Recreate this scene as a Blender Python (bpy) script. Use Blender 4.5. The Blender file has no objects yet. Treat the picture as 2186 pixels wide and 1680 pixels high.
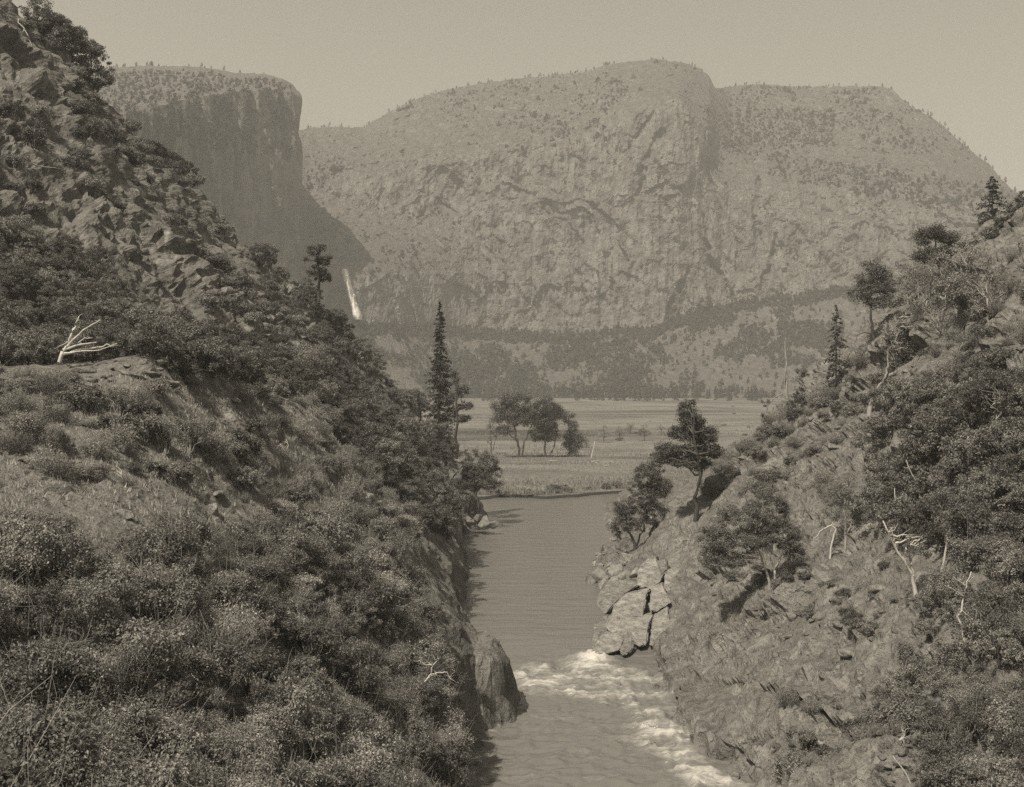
import bpy, math, random
import numpy as np
from mathutils import Vector
from mathutils.bvhtree import BVHTree

# ------------------------------------------------------------------ camera, sky, sun, exposure
S = bpy.context.scene
COL = S.collection
W0, H0 = 2185.0, 1680.0          # survey picture units used to measure bearings
F = 2637.0                       # focal length in the same units
CX, HY = 1092.5, 800.0           # optical axis and horizon line
CAMZ = 40.0                      # the camera stands 40 m above the river

cam_d = bpy.data.cameras.new("camera")
cam = bpy.data.objects.new("camera", cam_d); COL.objects.link(cam)
cam.location = (0, 0, CAMZ); cam.rotation_euler = (math.radians(90), 0, 0)
cam_d.sensor_fit = 'HORIZONTAL'; cam_d.sensor_width = 36.0; cam_d.lens = 36.0 * F / W0
cam_d.shift_y = -(H0 / 2 - HY) / W0
cam_d.clip_start = 0.5; cam_d.clip_end = 60000
S.camera = cam

SUN_DIR = Vector((-0.32, -0.48, 0.82)).normalized()      # towards the sun
SUN_EL = math.asin(SUN_DIR.z); SUN_AZ = math.atan2(SUN_DIR.x, SUN_DIR.y)
WARM = (1.09, 1.0, 0.795)
world = bpy.data.worlds.new("World"); S.world = world; world.use_nodes = True
wn = world.node_tree; wn.nodes.clear()
sky = wn.nodes.new('ShaderNodeTexSky'); sky.sky_type = 'NISHITA'; sky.sun_disc = False
sky.sun_elevation = SUN_EL; sky.sun_rotation = SUN_AZ
sky.air_density = 1.0; sky.dust_density = 2.0; sky.ozone_density = 1.0; sky.altitude = 1100
bw = wn.nodes.new('ShaderNodeRGBToBW')
tint = wn.nodes.new('ShaderNodeMix'); tint.data_type = 'RGBA'; tint.blend_type = 'MULTIPLY'
tint.inputs['Factor'].default_value = 1.0
tint.inputs['B'].default_value = (*WARM, 1)
bgd = wn.nodes.new('ShaderNodeBackground'); bgd.inputs['Strength'].default_value = 0.097
wo = wn.nodes.new('ShaderNodeOutputWorld')
wn.links.new(sky.outputs[0], bw.inputs[0]); wn.links.new(bw.outputs[0], tint.inputs['A'])
wn.links.new(tint.outputs['Result'], bgd.inputs['Color']); wn.links.new(bgd.outputs[0], wo.inputs['Surface'])

sun_d = bpy.data.lights.new("sun", 'SUN'); sun_d.energy = 4.2; sun_d.angle = math.radians(0.53)
sun_d.color = (1.0, 0.90, 0.735)
sun = bpy.data.objects.new("sun", sun_d); COL.objects.link(sun)
sun.rotation_euler = SUN_DIR.to_track_quat('Z', 'Y').to_euler(); sun.location = (-300, -200, 400)

S.view_settings.view_transform = 'Standard'; S.view_settings.look = 'None'
S.view_settings.gamma = 1.0; S.view_settings.exposure = 0.3
S.view_settings.use_curve_mapping = False
S.render.engine = 'CYCLES'
S.cycles.use_denoising = False
S.cycles.max_bounces = 6; S.cycles.diffuse_bounces = 3; S.cycles.glossy_bounces = 2
S.cycles.transmission_bounces = 3; S.cycles.volume_bounces = 1; S.cycles.transparent_max_bounces = 4
S.cycles.use_adaptive_sampling = True

# ------------------------------------------------------------------ helpers
rng = np.random.default_rng(7)
random.seed(7)

def P(px, py, Y):
    """point at depth Y on the bearing measured at (px, py)"""
    return np.array([(px - CX) * Y / F, Y, CAMZ - (py - HY) * Y / F])
def proj(X, Y, Z):
    return CX + F * X / Y, HY - F * (Z - CAMZ) / Y
def curve(pts):
    a = np.array(pts, float)
    return lambda v: np.interp(v, a[:, 0], a[:, 1])
def sstep(a, b, x):
    t = np.clip((x - a) / (b - a), 0, 1); return t * t * (3 - 2 * t)

def hash3(ix, iy, iz, seed=0):
    with np.errstate(over='ignore'):
        h = (ix.astype(np.int64) * 374761393 + iy.astype(np.int64) * 668265263 + iz.astype(np.int64) * 1274126177 + seed * 974711) & 0xFFFFFFFF
        h = ((h ^ (h >> 13)) * 1103515245) & 0xFFFFFFFF
        h = ((h ^ (h >> 15)) * 2246822519) & 0xFFFFFFFF
        h = h ^ (h >> 16)
    return (h & 0xFFFFFF) / float(0xFFFFFF)
def vnoise(p, seed=0):
    i = np.floor(p).astype(np.int64); f = p - i
    f = f * f * f * (f * (f * 6 - 15) + 10)
    r = 0
    for dx in (0, 1):
        wx = f[:, 0] if dx else 1 - f[:, 0]
        for dy in (0, 1):
            wy = f[:, 1] if dy else 1 - f[:, 1]
            for dz in (0, 1):
                wz = f[:, 2] if dz else 1 - f[:, 2]
                r = r + wx * wy * wz * hash3(i[:, 0] + dx, i[:, 1] + dy, i[:, 2] + dz, seed)
    return r * 2 - 1
def fbm(p, oct=4, seed=0, gain=.5, ridged=False):
    r = 0; a = 1.0; s = 0
    for o in range(oct):
        n = vnoise(p * (2.03 ** o) + 17.3 * o, seed + o)
        if ridged: n = 1 - 2 * np.abs(n)
        r = r + a * n; s += a; a *= gain
    return r / s
def facets(p, seed=0, tilt=1.0, soft=.22, crack=.12):
    """broken-block relief: every 3-D cell is one tilted plane, joints eased and cracked"""
    i = np.floor(p).astype(np.int64); n = len(p)
    b1 = np.full(n, 1e9); b2 = np.full(n, 1e9); v1 = np.zeros(n); v2 = np.zeros(n)
    for dx in (-1, 0, 1):
        for dy in (-1, 0, 1):
            for dz in (-1, 0, 1):
                cx, cy, cz = i[:, 0] + dx, i[:, 1] + dy, i[:, 2] + dz
                ox = p[:, 0] - cx - hash3(cx, cy, cz, seed + 1)
                oy = p[:, 1] - cy - hash3(cx, cy, cz, seed + 2)
                oz = p[:, 2] - cz - hash3(cx, cy, cz, seed + 3)
                d = np.sqrt(ox * ox + oy * oy + oz * oz)
                a = hash3(cx, cy, cz, seed + 4) - .5; b = hash3(cx, cy, cz, seed + 5) - .5; c = hash3(cx, cy, cz, seed + 6) - .5
                v = (a * ox + b * oy + c * oz) * 2 * tilt + (hash3(cx, cy, cz, seed + 7) - .5)
                m = d < b1
                b2 = np.where(m, b1, np.minimum(b2, d)); v2 = np.where(m, v1, np.where(d <= b2, v, v2))
                b1 = np.where(m, d, b1); v1 = np.where(m, v, v1)
    g_ = b2 - b1
    w = .5 * (1 - sstep(0, soft, g_))
    return v1 * (1 - w) + v2 * w - crack * (1 - sstep(0, soft * .5, g_))

def tps(pts):
    pts = np.array(pts, float); n = len(pts)
    xy = pts[:, :2] / 100.0; z = pts[:, 2]
    def U(r2): return np.where(r2 > 1e-12, r2 * np.log(r2 + 1e-12), 0)
    K = U(((xy[:, None] - xy[None]) ** 2).sum(-1)) + np.eye(n) * 2e-3
    Pm = np.c_[np.ones(n), xy]
    A = np.zeros((n + 3, n + 3)); A[:n, :n] = K; A[:n, n:] = Pm; A[n:, :n] = Pm.T
    w = np.linalg.solve(A, np.r_[z, 0, 0, 0])
    def ev(X, Y):
        q = np.c_[X.ravel(), Y.ravel()] / 100.0
        out = np.empty(len(q))
        for s in range(0, len(q), 40000):
            qq = q[s:s + 40000]
            out[s:s + 40000] = U(((qq[:, None] - xy[None]) ** 2).sum(-1)) @ w[:n] + np.c_[np.ones(len(qq)), qq] @ w[n:]
        return out.reshape(X.shape)
    return ev

def mesh_np(name, v, faces, mats=(), smooth=False, midx=None):
    """v (N,3); faces: one array (M,k) or a list of such arrays"""
    if not isinstance(faces, (list, tuple)): faces = [faces]
    faces = [np.asarray(f, np.int32) for f in faces if len(f)]
    me = bpy.data.meshes.new(name)
    loops = np.concatenate([f.ravel() for f in faces])
    cnt = np.concatenate([np.full(len(f), f.shape[1], np.int32) for f in faces])
    st = np.r_[0, np.cumsum(cnt)[:-1]].astype(np.int32)
    me.vertices.add(len(v)); me.vertices.foreach_set('co', np.asarray(v, np.float32).ravel())
    me.loops.add(len(loops)); me.loops.foreach_set('vertex_index', loops.astype(np.int32))
    me.polygons.add(len(cnt)); me.polygons.foreach_set('loop_start', st); me.polygons.foreach_set('loop_total', cnt)
    for m in mats: me.materials.append(m)
    if midx is not None: me.polygons.foreach_set('material_index', np.asarray(midx, np.int32))
    me.update(calc_edges=True); me.validate()
    me.polygons.foreach_set('use_smooth', np.full(len(me.polygons), smooth))
    return me
def link(name, me, parent=None, loc=None, **props):
    o = bpy.data.objects.new(name, me); COL.objects.link(o)
    if parent is not None: o.parent = parent
    if loc is not None: o.location = loc
    for k, val in props.items(): o[k] = val
    return o
def grid_faces(nr, nc):
    i = np.arange(nr * nc).reshape(nr, nc)
    return np.stack([i[:-1, :-1], i[:-1, 1:], i[1:, 1:], i[1:, :-1]], -1).reshape(-1, 4)
def grid_normals(V):
    du = np.gradient(V, axis=1); dv = np.gradient(V, axis=0)
    n = np.cross(du, dv); n /= np.linalg.norm(n, axis=-1, keepdims=True) + 1e-9
    return n
def inpoly(x, y, poly):
    c = np.zeros(np.shape(x), bool); n = len(poly)
    for i in range(n):
        x1, y1 = poly[i]; x2, y2 = poly[(i + 1) % n]
        if y1 == y2: continue
        c ^= ((y1 > y) != (y2 > y)) & (x < (x2 - x1) * (y - y1) / (y2 - y1) + x1)
    return c

# ------------------------------------------------------------------ materials
def mat(name):
    m = bpy.data.materials.new(name); m.use_nodes = True
    nt = m.node_tree; nt.nodes.clear()
    out = nt.nodes.new('ShaderNodeOutputMaterial')
    return m, nt, out
def nd(nt, typ, **kw):
    n = nt.nodes.new(typ)
    for k, v in kw.items():
        if k in n.inputs: n.inputs[k].default_value = v
        else: setattr(n, k, v)
    return n
def g(v): return (v * 1.02, v, v * 0.96, 1)
def ramp(nt, src, stops):
    r = nt.nodes.new('ShaderNodeValToRGB'); el = r.color_ramp.elements
    while len(el) < len(stops): el.new(0.5)
    for e, (p, c) in zip(el, stops): e.position = p; e.color = c if isinstance(c, tuple) else g(c)
    nt.links.new(src, r.inputs[0]); return r.outputs[0]
def mix(nt, fac, a, b, mode='MIX'):
    n = nt.nodes.new('ShaderNodeMix'); n.data_type = 'RGBA'; n.blend_type = mode
    for s, i in ((fac, 'Factor'), (a, 'A'), (b, 'B')):
        sock = [x for x in n.inputs if x.name == i and (x.type == 'VALUE' if i == 'Factor' else x.type == 'RGBA')][0]
        if isinstance(s, (int, float)): sock.default_value = s
        elif isinstance(s, tuple): sock.default_value = s
        else: nt.links.new(s, sock)
    return [x for x in n.outputs if x.type == 'RGBA'][0]
def noise(nt, vec, scale, detail=4, rough=.55, dist=0.0):
    n = nd(nt, 'ShaderNodeTexNoise', Scale=scale, Detail=detail, Roughness=rough, Distortion=dist)
    nt.links.new(vec, n.inputs['Vector']); return n.outputs['Fac']
def mapping(nt, scale=(1, 1, 1), rot=(0, 0, 0)):
    tc = nt.nodes.new('ShaderNodeTexCoord'); mp = nt.nodes.new('ShaderNodeMapping')
    mp.inputs['Scale'].default_value = scale; mp.inputs['Rotation'].default_value = rot
    nt.links.new(tc.outputs['Object'], mp.inputs['Vector']); return mp.outputs[0]
def bump(nt, h, dist, strength=1.0, prev=None):
    b = nd(nt, 'ShaderNodeBump', Strength=strength, Distance=dist)
    nt.links.new(h, b.inputs['Height'])
    if prev is not None: nt.links.new(prev, b.inputs['Normal'])
    return b.outputs[0]

def rock_material(name, unit, lo, hi, soil=None, streak=(1, 1, .25), rot=(0, 0, 0), soil_lo=.62, soil_hi=.8, white=0.0):
    """granite: unit = size in metres of the main mottling"""
    m, nt, out = mat(name)
    v = mapping(nt); vs = mapping(nt, streak, rot)
    n1 = noise(nt, v, 1 / unit, 6, .62, .4)
    n2 = noise(nt, vs, 2.2 / unit, 6, .6, .6)
    n3 = noise(nt, v, 9 / unit, 4, .7)
    c = ramp(nt, n1, [(.28, lo), (.72, hi)])
    c = mix(nt, .75, c, ramp(nt, n2, [(.3, (.45, .45, .45, 1)), (.52, (1, 1, 1, 1)), (.75, (1.3, 1.3, 1.3, 1))]), 'MULTIPLY')
    c = mix(nt, .6, c, ramp(nt, n3, [(.3, (.55, .55, .55, 1)), (.7, (1.3, 1.3, 1.3, 1))]), 'MULTIPLY')
    if white:
        nw = noise(nt, mapping(nt, streak, rot), .8 / unit, 5, .65, .8)
        c = mix(nt, ramp(nt, nw, [(.60, (0, 0, 0, 1)), (.68, (white, white, white, 1))]), c, g(.5))
    if soil is not None:
        gm = nt.nodes.new('ShaderNodeNewGeometry'); sx = nt.nodes.new('ShaderNodeSeparateXYZ')
        nt.links.new(gm.outputs['Normal'], sx.inputs[0])
        ad = nd(nt, 'ShaderNodeMath', operation='MULTIPLY_ADD'); nt.links.new(n1, ad.inputs[0]); ad.inputs[1].default_value = .5
        nt.links.new(sx.outputs['Z'], ad.inputs[2])
        sub = nd(nt, 'ShaderNodeMath', operation='SUBTRACT'); nt.links.new(ad.outputs[0], sub.inputs[0]); sub.inputs[1].default_value = .25
        sm = ramp(nt, sub.outputs[0], [(soil_lo, (0, 0, 0, 1)), (soil_hi, (1, 1, 1, 1))])
        sc = mix(nt, 1.0, ramp(nt, noise(nt, v, 3 / unit, 5, .7), [(.3, soil * .6), (.7, soil * 1.4)]),
                 ramp(nt, noise(nt, v, 30 / unit, 2, .6), [(.3, (.6, .6, .6, 1)), (.7, (1.3, 1.3, 1.3, 1))]), 'MULTIPLY')
        c = mix(nt, sm, c, sc)
    vo = nd(nt, 'ShaderNodeTexVoronoi', feature='DISTANCE_TO_EDGE', Scale=.9 / unit); vm = nt.nodes.new('ShaderNodeMix'); vm.data_type = 'VECTOR'; vm.inputs['Factor'].default_value = .25
    nt.links.new(vs, vm.inputs[4]); nz_ = nd(nt, 'ShaderNodeTexNoise', Scale=1.2 / unit, Detail=4); nt.links.new(v, nz_.inputs['Vector'])
    sc_ = nd(nt, 'ShaderNodeVectorMath', operation='SCALE'); sc_.inputs['Scale'].default_value = unit * 3; nt.links.new(nz_.outputs['Color'], sc_.inputs[0])
    nt.links.new(sc_.outputs[0], vm.inputs[5]); nt.links.new(vm.outputs[1], vo.inputs['Vector'])
    ck = ramp(nt, vo.outputs['Distance'], [(0, (0, 0, 0, 1)), (.05, (1, 1, 1, 1))])
    b = bump(nt, ck, unit * .06, .8)
    b = bump(nt, n2, unit * .35, .8, b)
    b = bump(nt, n3, unit * .09, .9, b)
    pr = nd(nt, 'ShaderNodeBsdfPrincipled', Roughness=.9); pr.inputs['Specular IOR Level'].default_value = .2
    nt.links.new(c, pr.inputs['Base Color']); nt.links.new(b, pr.inputs['Normal'])
    nt.links.new(pr.outputs[0], out.inputs[0]); return m

def leaf_material(name, lo, hi, trans=.25, rough=.45):
    m, nt, out = mat(name)
    gm = nt.nodes.new('ShaderNodeNewGeometry'); oi = nt.nodes.new('ShaderNodeObjectInfo')
    c = ramp(nt, gm.outputs['Random Per Island'], [(0, lo), (.6, (lo + hi) / 2), (1, hi)])
    c = mix(nt, 1.0, c, ramp(nt, oi.outputs['Random'], [(0, (.55, .55, .55, 1)), (1, (1.45, 1.45, 1.45, 1))]), 'MULTIPLY')
    pr = nd(nt, 'ShaderNodeBsdfPrincipled', Roughness=rough); pr.inputs['Specular IOR Level'].default_value = .35
    tr = nt.nodes.new('ShaderNodeBsdfTranslucent'); mx = nd(nt, 'ShaderNodeMixShader'); mx.inputs[0].default_value = trans
    nt.links.new(c, pr.inputs['Base Color']); nt.links.new(c, tr.inputs['Color'])
    nt.links.new(pr.outputs[0], mx.inputs[1]); nt.links.new(tr.outputs[0], mx.inputs[2])
    nt.links.new(mx.outputs[0], out.inputs[0]); return m
def bark_material(name, lo, hi, scale=3.0):
    m, nt, out = mat(name)
    v = mapping(nt, (1, 1, .3))
    n1 = noise(nt, v, scale, 5, .65)
    pr = nd(nt, 'ShaderNodeBsdfPrincipled', Roughness=.85); pr.inputs['Specular IOR Level'].default_value = .2
    nt.links.new(ramp(nt, n1, [(.3, lo), (.7, hi)]), pr.inputs['Base Color'])
    nt.links.new(bump(nt, n1, .05), pr.inputs['Normal']); nt.links.new(pr.outputs[0], out.inputs[0]); return m

M_far = rock_material("far_granite", 30.0, .13, .30, soil=.14, streak=(1, 1, .13), rot=(0, .08, 0), soil_lo=.55, soil_hi=.85)
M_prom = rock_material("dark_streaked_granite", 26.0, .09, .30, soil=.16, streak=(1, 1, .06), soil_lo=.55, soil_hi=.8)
M_crag = rock_material("crag_rock", 4.0, .13, .29, soil=.20, streak=(1, 1, .35), rot=(0, -.7, 0), soil_lo=.74, soil_hi=.92, white=.55)
M_slope = rock_material("lichen_rock", 3.5, .16, .32, soil=.17, streak=(.8, 1, .8), rot=(0, .7, 0), soil_lo=.70, soil_hi=.9, white=.5)
M_pale = rock_material("pale_granite", 2.2, .22, .46, streak=(1, 1, .4))
M_bould = rock_material("boulder_granite", 1.2, .16, .32, streak=(1, 1, .6))

# ------------------------------------------------------------------ near banks (height fields through surveyed points)
XL = curve([(-30, 30), (0, 15), (30, 7), (60, -2), (100, -4.6), (120, -4.2), (133, -5), (140, -3), (146, .2), (156, .5), (161, -2.2), (168, -5.0),
            (180, -7), (200, -8.6), (230, -9), (262, -9.8), (285, -13), (312, -13), (320, -6), (329, -5), (337, -7), (345, -16),
            (400, -34), (430, -70), (480, -120)])
XR = curve([(-30, 62), (0, 48), (30, 38), (60, 27.5), (100, 25), (120, 22.4), (135, 19.6), (150, 18.6), (165, 19.8), (176, 21.4), (181, 21), (183, 19.5), (195, 18.5),
            (205, 17.5), (225, 17), (240, 16.8), (256, 17.5), (275, 21), (300, 25), (340, 27), (380, 29), (398, 33), (415, 48), (440, 80), (480, 120)])

def cp(*l): return [tuple(P(a, b, c)) for a, b, c in l]
left_pts = [(0, 0, 38.2), (-10, 0, 39), (-30, 0, 42), (0, 20, 30), (-6, 30, 26), (6, 8, 33), (-60, 20, 50), (-120, 50, 88), (-30, 25, 33),
            (-220, 60, 130), (-220, 250, 150), (-160, 150, 112), (-120, 120, 84), (-160, 300, 130), (-110, 240, 116)] + [tuple(x[:2]) + (x[2] - dz,) for x, dz in [(P(*q[:3]), q[3]) for q in [
    (0, 1750, 40, 2), (300, 1700, 50, 2), (600, 1700, 65, 2), (850, 1700, 85, 1.5), (980, 1700, 112, 0),
    (0, 1400, 60, 2), (400, 1400, 75, 2), (700, 1400, 95, 2), (880, 1450, 115, 1.5),
    (0, 1150, 76, 1), (250, 1160, 86, 0.5), (600, 1180, 110, 1), (850, 1200, 142, 1), (950, 1260, 165, 1),
    (0, 950, 95, .5), (300, 950, 104, .5), (600, 980, 128, .5), (750, 1020, 148, .5), (850, 1110, 170, .5), (930, 1220, 192, 1),
    (0, 790, 122, 0), (200, 788, 120, 0), (420, 795, 121, 0), (520, 835, 132, 0), (690, 905, 160, 0), (850, 1020, 205, .5), (940, 1130, 225, .5),
    (60, 815, 150, 0), (400, 840, 160, 0), (560, 850, 180, 0),
    (0, 500, 190, 0), (300, 500, 212, 0), (0, 250, 207, 0), (150, 220, 226, 0), (450, 450, 244, 0), (550, 650, 236, 0), (690, 760, 232, 0), (780, 870, 240, 1), (380, 680, 205, 0), (200, 680, 180, 0),
    (0, -10, 232, 0), (200, 160, 252, 0), (330, 250, 266, 0), (450, 355, 282, 0), (590, 530, 300, 1), (700, 660, 315, 2), (760, 730, 325, 3), (850, 850, 330, 3), (950, 990, 330, 3), (1010, 1070, 328, 0), (1080, 1395, 151, 0), (1040, 1372, 154, 0), (1000, 1345, 158, 0), (992, 1188, 215, 0), (950, 1180, 208, 0), (985, 1205, 235, 0)]]] + [
    (-78, 330, 74), (-110, 330, 106), (-60, 345, 54), (-40, 370, 24), (-22, 352, 8), (-60, 420, 14), (-110, 430, 50), (-200, 460, 90), (-140, 480, 40), (-60, 470, 3)]
right_pts = [(120, 40, 62), (120, 100, 84), (200, 60, 120), (200, 250, 130), (110, 180, 86), (45, 30, 12), (70, 40, 32), (110, 260, 74), (160, 350, 80),
             (78, 255, 52), (72, 285, 36), (60, 320, 16), (50, 350, 4), (90, 340, 30), (120, 420, 20), (90, 450, 3), (60, 420, 0)] + [tuple(x[:2]) + (x[2] - dz,) for x, dz in [(P(*q[:3]), q[3]) for q in [
    (2300, 1680, 70, 2), (2185, 1680, 76, 2), (1900, 1680, 92, .5), (1650, 1680, 113, 0),
    (2185, 1400, 96, 2), (1900, 1420, 118, 1), (1600, 1400, 145, 0), (1450, 1390, 165, 0),
    (2185, 1150, 113, 3), (1950, 1275, 126, 0), (1640, 1250, 160, 0), (1500, 1270, 182, 0), (1750, 1180, 160, 1), (1800, 1350, 130, 0),
    (2185, 900, 132, 1.5), (1900, 1000, 160, 1), (1700, 1060, 190, .5), (1480, 1110, 225, 0), (1400, 1190, 215, 0),
    (2185, 650, 152, 0), (1950, 850, 182, 0), (1700, 960, 216, 0), (2185, 480, 168, 0), (2090, 555, 182, 0), (1960, 700, 200, 0), (1850, 790, 216, 0), (1720, 862, 232, 0), (1600, 935, 246, 0), (1500, 1030, 256, 0), (1410, 1130, 252, 0), (1330, 1190, 245, 0)]]]
tl, tr = tps(left_pts), tps(right_pts)

def h_left(X, Y):
    d = XL(Y) - X
    n = fbm(np.c_[(X * .11).ravel(), (Y * .11).ravel(), np.zeros(X.size)], 3, 31).reshape(X.shape)
    d2 = d + 1.6 * n
    cliff = -1.6 + np.where(d2 < 0, d2 * .6, np.where(d2 < 2.2, d2 * 4.4, 9.7 + (d2 - 2.2) * 1.15))
    z = np.maximum(tl(X, Y), 1.2 + .06 * d)
    k = 1.2; hmin = np.clip(.5 + .5 * (cliff - z) / k, 0, 1)
    return cliff + (z - cliff) * hmin - k * hmin * (1 - hmin)
def h_right(X, Y):
    d = X - XR(Y)
    n = fbm(np.c_[(X * .11).ravel(), (Y * .11).ravel(), np.zeros(X.size)], 3, 57).reshape(X.shape)
    d2 = d + 1.0 * n
    cliff = -1.6 + np.where(d2 < 0, d2 * .6, np.where(d2 < 1.3, d2 * 4.6, 5.98 + (d2 - 1.3) * 1.1))
    z = np.maximum(tr(X, Y), 1.5 + .10 * d) - 3.6 * sstep(177, 183, Y) * (1 - sstep(208, 230, Y)) * (1 - sstep(29, 36, X))
    k = 1.2; hmin = np.clip(.5 + .5 * (cliff - z) / k, 0, 1)
    return cliff + (z - cliff) * hmin - k * hmin * (1 - hmin)

def steps(a, b, f):
    o = [a]
    while o[-1] < b: o.append(o[-1] + f(o[-1]))
    return np.array(o)
def warp(p, s, a, seed):
    return a * np.stack([fbm(p / s, 2, seed + 500 + 7 * k) for k in range(3)], -1)
def relief(V, N, amp_c, amp_s, seed, aniso):
    p = V.reshape(-1, 3)
    q = p * aniso
    huge = facets(q / np.array([17, 17, 24]) + warp(p, 9.0, .4, seed + 3), seed + 70, 1.2, .12)
    belt = np.clip(.55 + 1.3 * fbm(p / np.array([22, 22, 16]), 3, seed + 88), .12, 1.25)
    big = facets(q / 9.0 + warp(p, 4.0, .45, seed), seed, 1.2)
    mid = facets(q / 2.9 + warp(p, 1.7, .45, seed + 9), seed + 20, 1.2)
    small = facets(q / 1.25 + warp(p, .8, .4, seed + 19), seed + 40, 1.0)
    low = fbm(p / 14, 4, seed + 60)
    colm = facets(p / np.array([1.9, 1.9, 8.0]) + warp(p, 3.0, .3, seed + 29), seed + 110, 1.2)
    d = amp_c * (3.3 * huge + 1.8 * big + .7 * colm + belt * (.8 * mid + .35 * small)) + amp_s * (1.2 * low + .3 * mid + belt * .2 * small)
    return V + N * d.reshape(V.shape[:2])[..., None]

def build_bank(name, xs, ys, hf, amp, seed, aniso, m, cracks=()):
    X, Y = np.meshgrid(xs, ys)
    Z = hf(X, Y); V = np.stack([X, Y, Z], -1); N = grid_normals(V)
    N *= np.sign(N[..., 2:3] + 1e-9)
    N[..., 2] *= .6
    ac, as_ = amp(X, Y, Z)
    PXv, PYv = proj(V[..., 0], np.maximum(V[..., 1], 1), V[..., 2])
    V = relief(V, N, ac.ravel(), as_.ravel(), seed, np.array(aniso))
    for (pl, w, dep) in cracks:
        for (ax, ay), (bx, by) in zip(pl[:-1], pl[1:]):
            t = np.clip(((PXv - ax) * (bx - ax) + (PYv - ay) * (by - ay)) / ((bx - ax) ** 2 + (by - ay) ** 2), 0, 1)
            wob = 4 * np.sin(PXv / 9 + PYv / 13)
            dd = np.hypot(PXv - ax - t * (bx - ax), PYv + wob - ay - t * (by - ay))
            V = V - N * (dep * (1 - sstep(w * .35, w, dd)) * (Y > 60))[..., None]
    f = grid_faces(*X.shape)
    me = mesh_np(name, V.reshape(-1, 3), f, [m], smooth=False)
    o = link(name, me, kind='structure')
    bvh = BVHTree.FromPolygons(V.reshape(-1, 3).tolist(), f.tolist())
    return o, bvh
def amp_left(X, Y, Z):
    crag = sstep(165, 190, Y + .2 * (X + 50)) * (1 - sstep(345, 380, Y)) * sstep(8, 16, Z)
    d = XL(Y) - X
    shore = (1 - sstep(3, 8, np.abs(d - 1.5))) * .36
    return np.maximum(np.maximum(crag * .95, shore), .22 * sstep(2, 8, d)), .55 * np.ones_like(X) * sstep(-1, 3, d)
def amp_right(X, Y, Z):
    d = X - XR(Y)
    shore = (1 - sstep(4, 14, np.abs(d - 2))) * .75
    return np.maximum(shore, .85 * sstep(0, 3, d)), .5 * np.ones_like(X) * sstep(-1, 3, d)
yl = steps(-25, 480, lambda y: min(max(abs(y) * .0034, .38), 1.3) if 35 < y < 345 else 2.5)
xl_ = np.r_[np.arange(-230, -112, 3.0), np.arange(-112, 20, .34), np.arange(20, 34, 2.0)]
yr = steps(-25, 480, lambda y: min(max(abs(y) * .0034, .38), 1.3) if 55 < y < 290 else 2.5)
xr_ = np.r_[np.arange(0, 10, 2.0), np.arange(10, 97, .3), np.arange(97, 220, 3.0)]
CR = [([(1630, 1470), (1700, 1490), (1765, 1530), (1810, 1565)], 8, 1.6), ([(1560, 1335), (1620, 1310), (1690, 1300)], 5, 1.0), ([(1610, 1440), (1650, 1360)], 7, 1.0), ([(1740, 1525), (1748, 1450), (1800, 1400)], 6, 1.2),
      ([(1460, 1430), (1510, 1440), (1570, 1450)], 5, 1.0), ([(1850, 1440), (1790, 1515)], 5, 1.0), ([(1500, 1640), (1560, 1580), (1640, 1560)], 6, .9), ([(2185, 690), (2100, 735), (2045, 790)], 6, 1.2), ([(1880, 930), (1960, 865)], 6, 1.0), ([(1990, 910), (2060, 840)], 6, 1.2),
      ([(1500, 1120), (1560, 1060), (1640, 990)], 6, .9), ([(1420, 1190), (1480, 1150)], 5, .9), ([(1700, 1180), (1800, 1160)], 5, .8)]
bank_l, bvh_l = build_bank("craggy_hillside_terrain", xl_, yl, h_left, amp_left, 100, (1, 1, .8), M_crag)
bank_r, bvh_r = build_bank("rocky_slope_terrain", xr_, yr, h_right, amp_right, 300, (.8, .8, 1.1), M_slope, CR)

# ------------------------------------------------------------------ river
def water_level(X, Y):
    return -.95 * (1 - sstep(168, 190, Y + .25 * (X - 8)))
def rapid_mask(X, Y):
    a = sstep(148, 160, Y + .5 * (X - 6)) * (1 - sstep(174, 186, Y + .9 * np.abs(X - 8.0)))
    side = sstep(116, 124, Y) * (1 - sstep(150, 165, Y)) * (1 - sstep(1.0, 7.0, np.abs(XR(Y) - X - 2.5) + 1.2 * np.sin(Y * .35))) * .85
    chop = .42 * sstep(95, 110, Y) * (1 - sstep(150, 165, Y))
    return np.maximum(np.maximum(a * .8, side), chop)
yw = steps(-25, 470, lambda y: .3 if 95 < y < 200 else (.9 if y < 330 else 2.0))
uw = np.linspace(0, 1, 110)
YW, UW = np.meshgrid(yw, uw, indexing='ij')
XW = (XL(YW) - 5) * (1 - UW) + (XR(YW) + 5 + 60 * sstep(320, 360, YW)) * UW
ZW = water_level(XW, YW)
rm = rapid_mask(XW, YW)
pw = np.c_[XW.ravel(), YW.ravel(), np.zeros(XW.size)]
w1 = fbm(pw * np.array([.30, .42, 1]), 3, 5, ridged=True).reshape(XW.shape)
w2 = fbm(pw * np.array([.8, 1.3, 1]), 4, 9, ridged=True).reshape(XW.shape)
w3 = fbm(pw * np.array([.25, .7, 1]), 3, 13).reshape(XW.shape)
ZW = ZW + rm * (.8 * w1 + .6 * w2) + .05 * w3
ton = np.exp(-((XW - 12.2) / 2.6) ** 2 - ((YW - 177) / 3.2) ** 2)
ZW += .55 * ton + .5 * ton * w2
me = mesh_np("river", np.stack([XW, YW, ZW], -1).reshape(-1, 3), grid_faces(*XW.shape), smooth=True)
foam = .62 * np.clip(rm * (.54 + .30 * w3 + .32 * w1) + ton * (.55 + .3 * w2), 0, 1)
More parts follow.
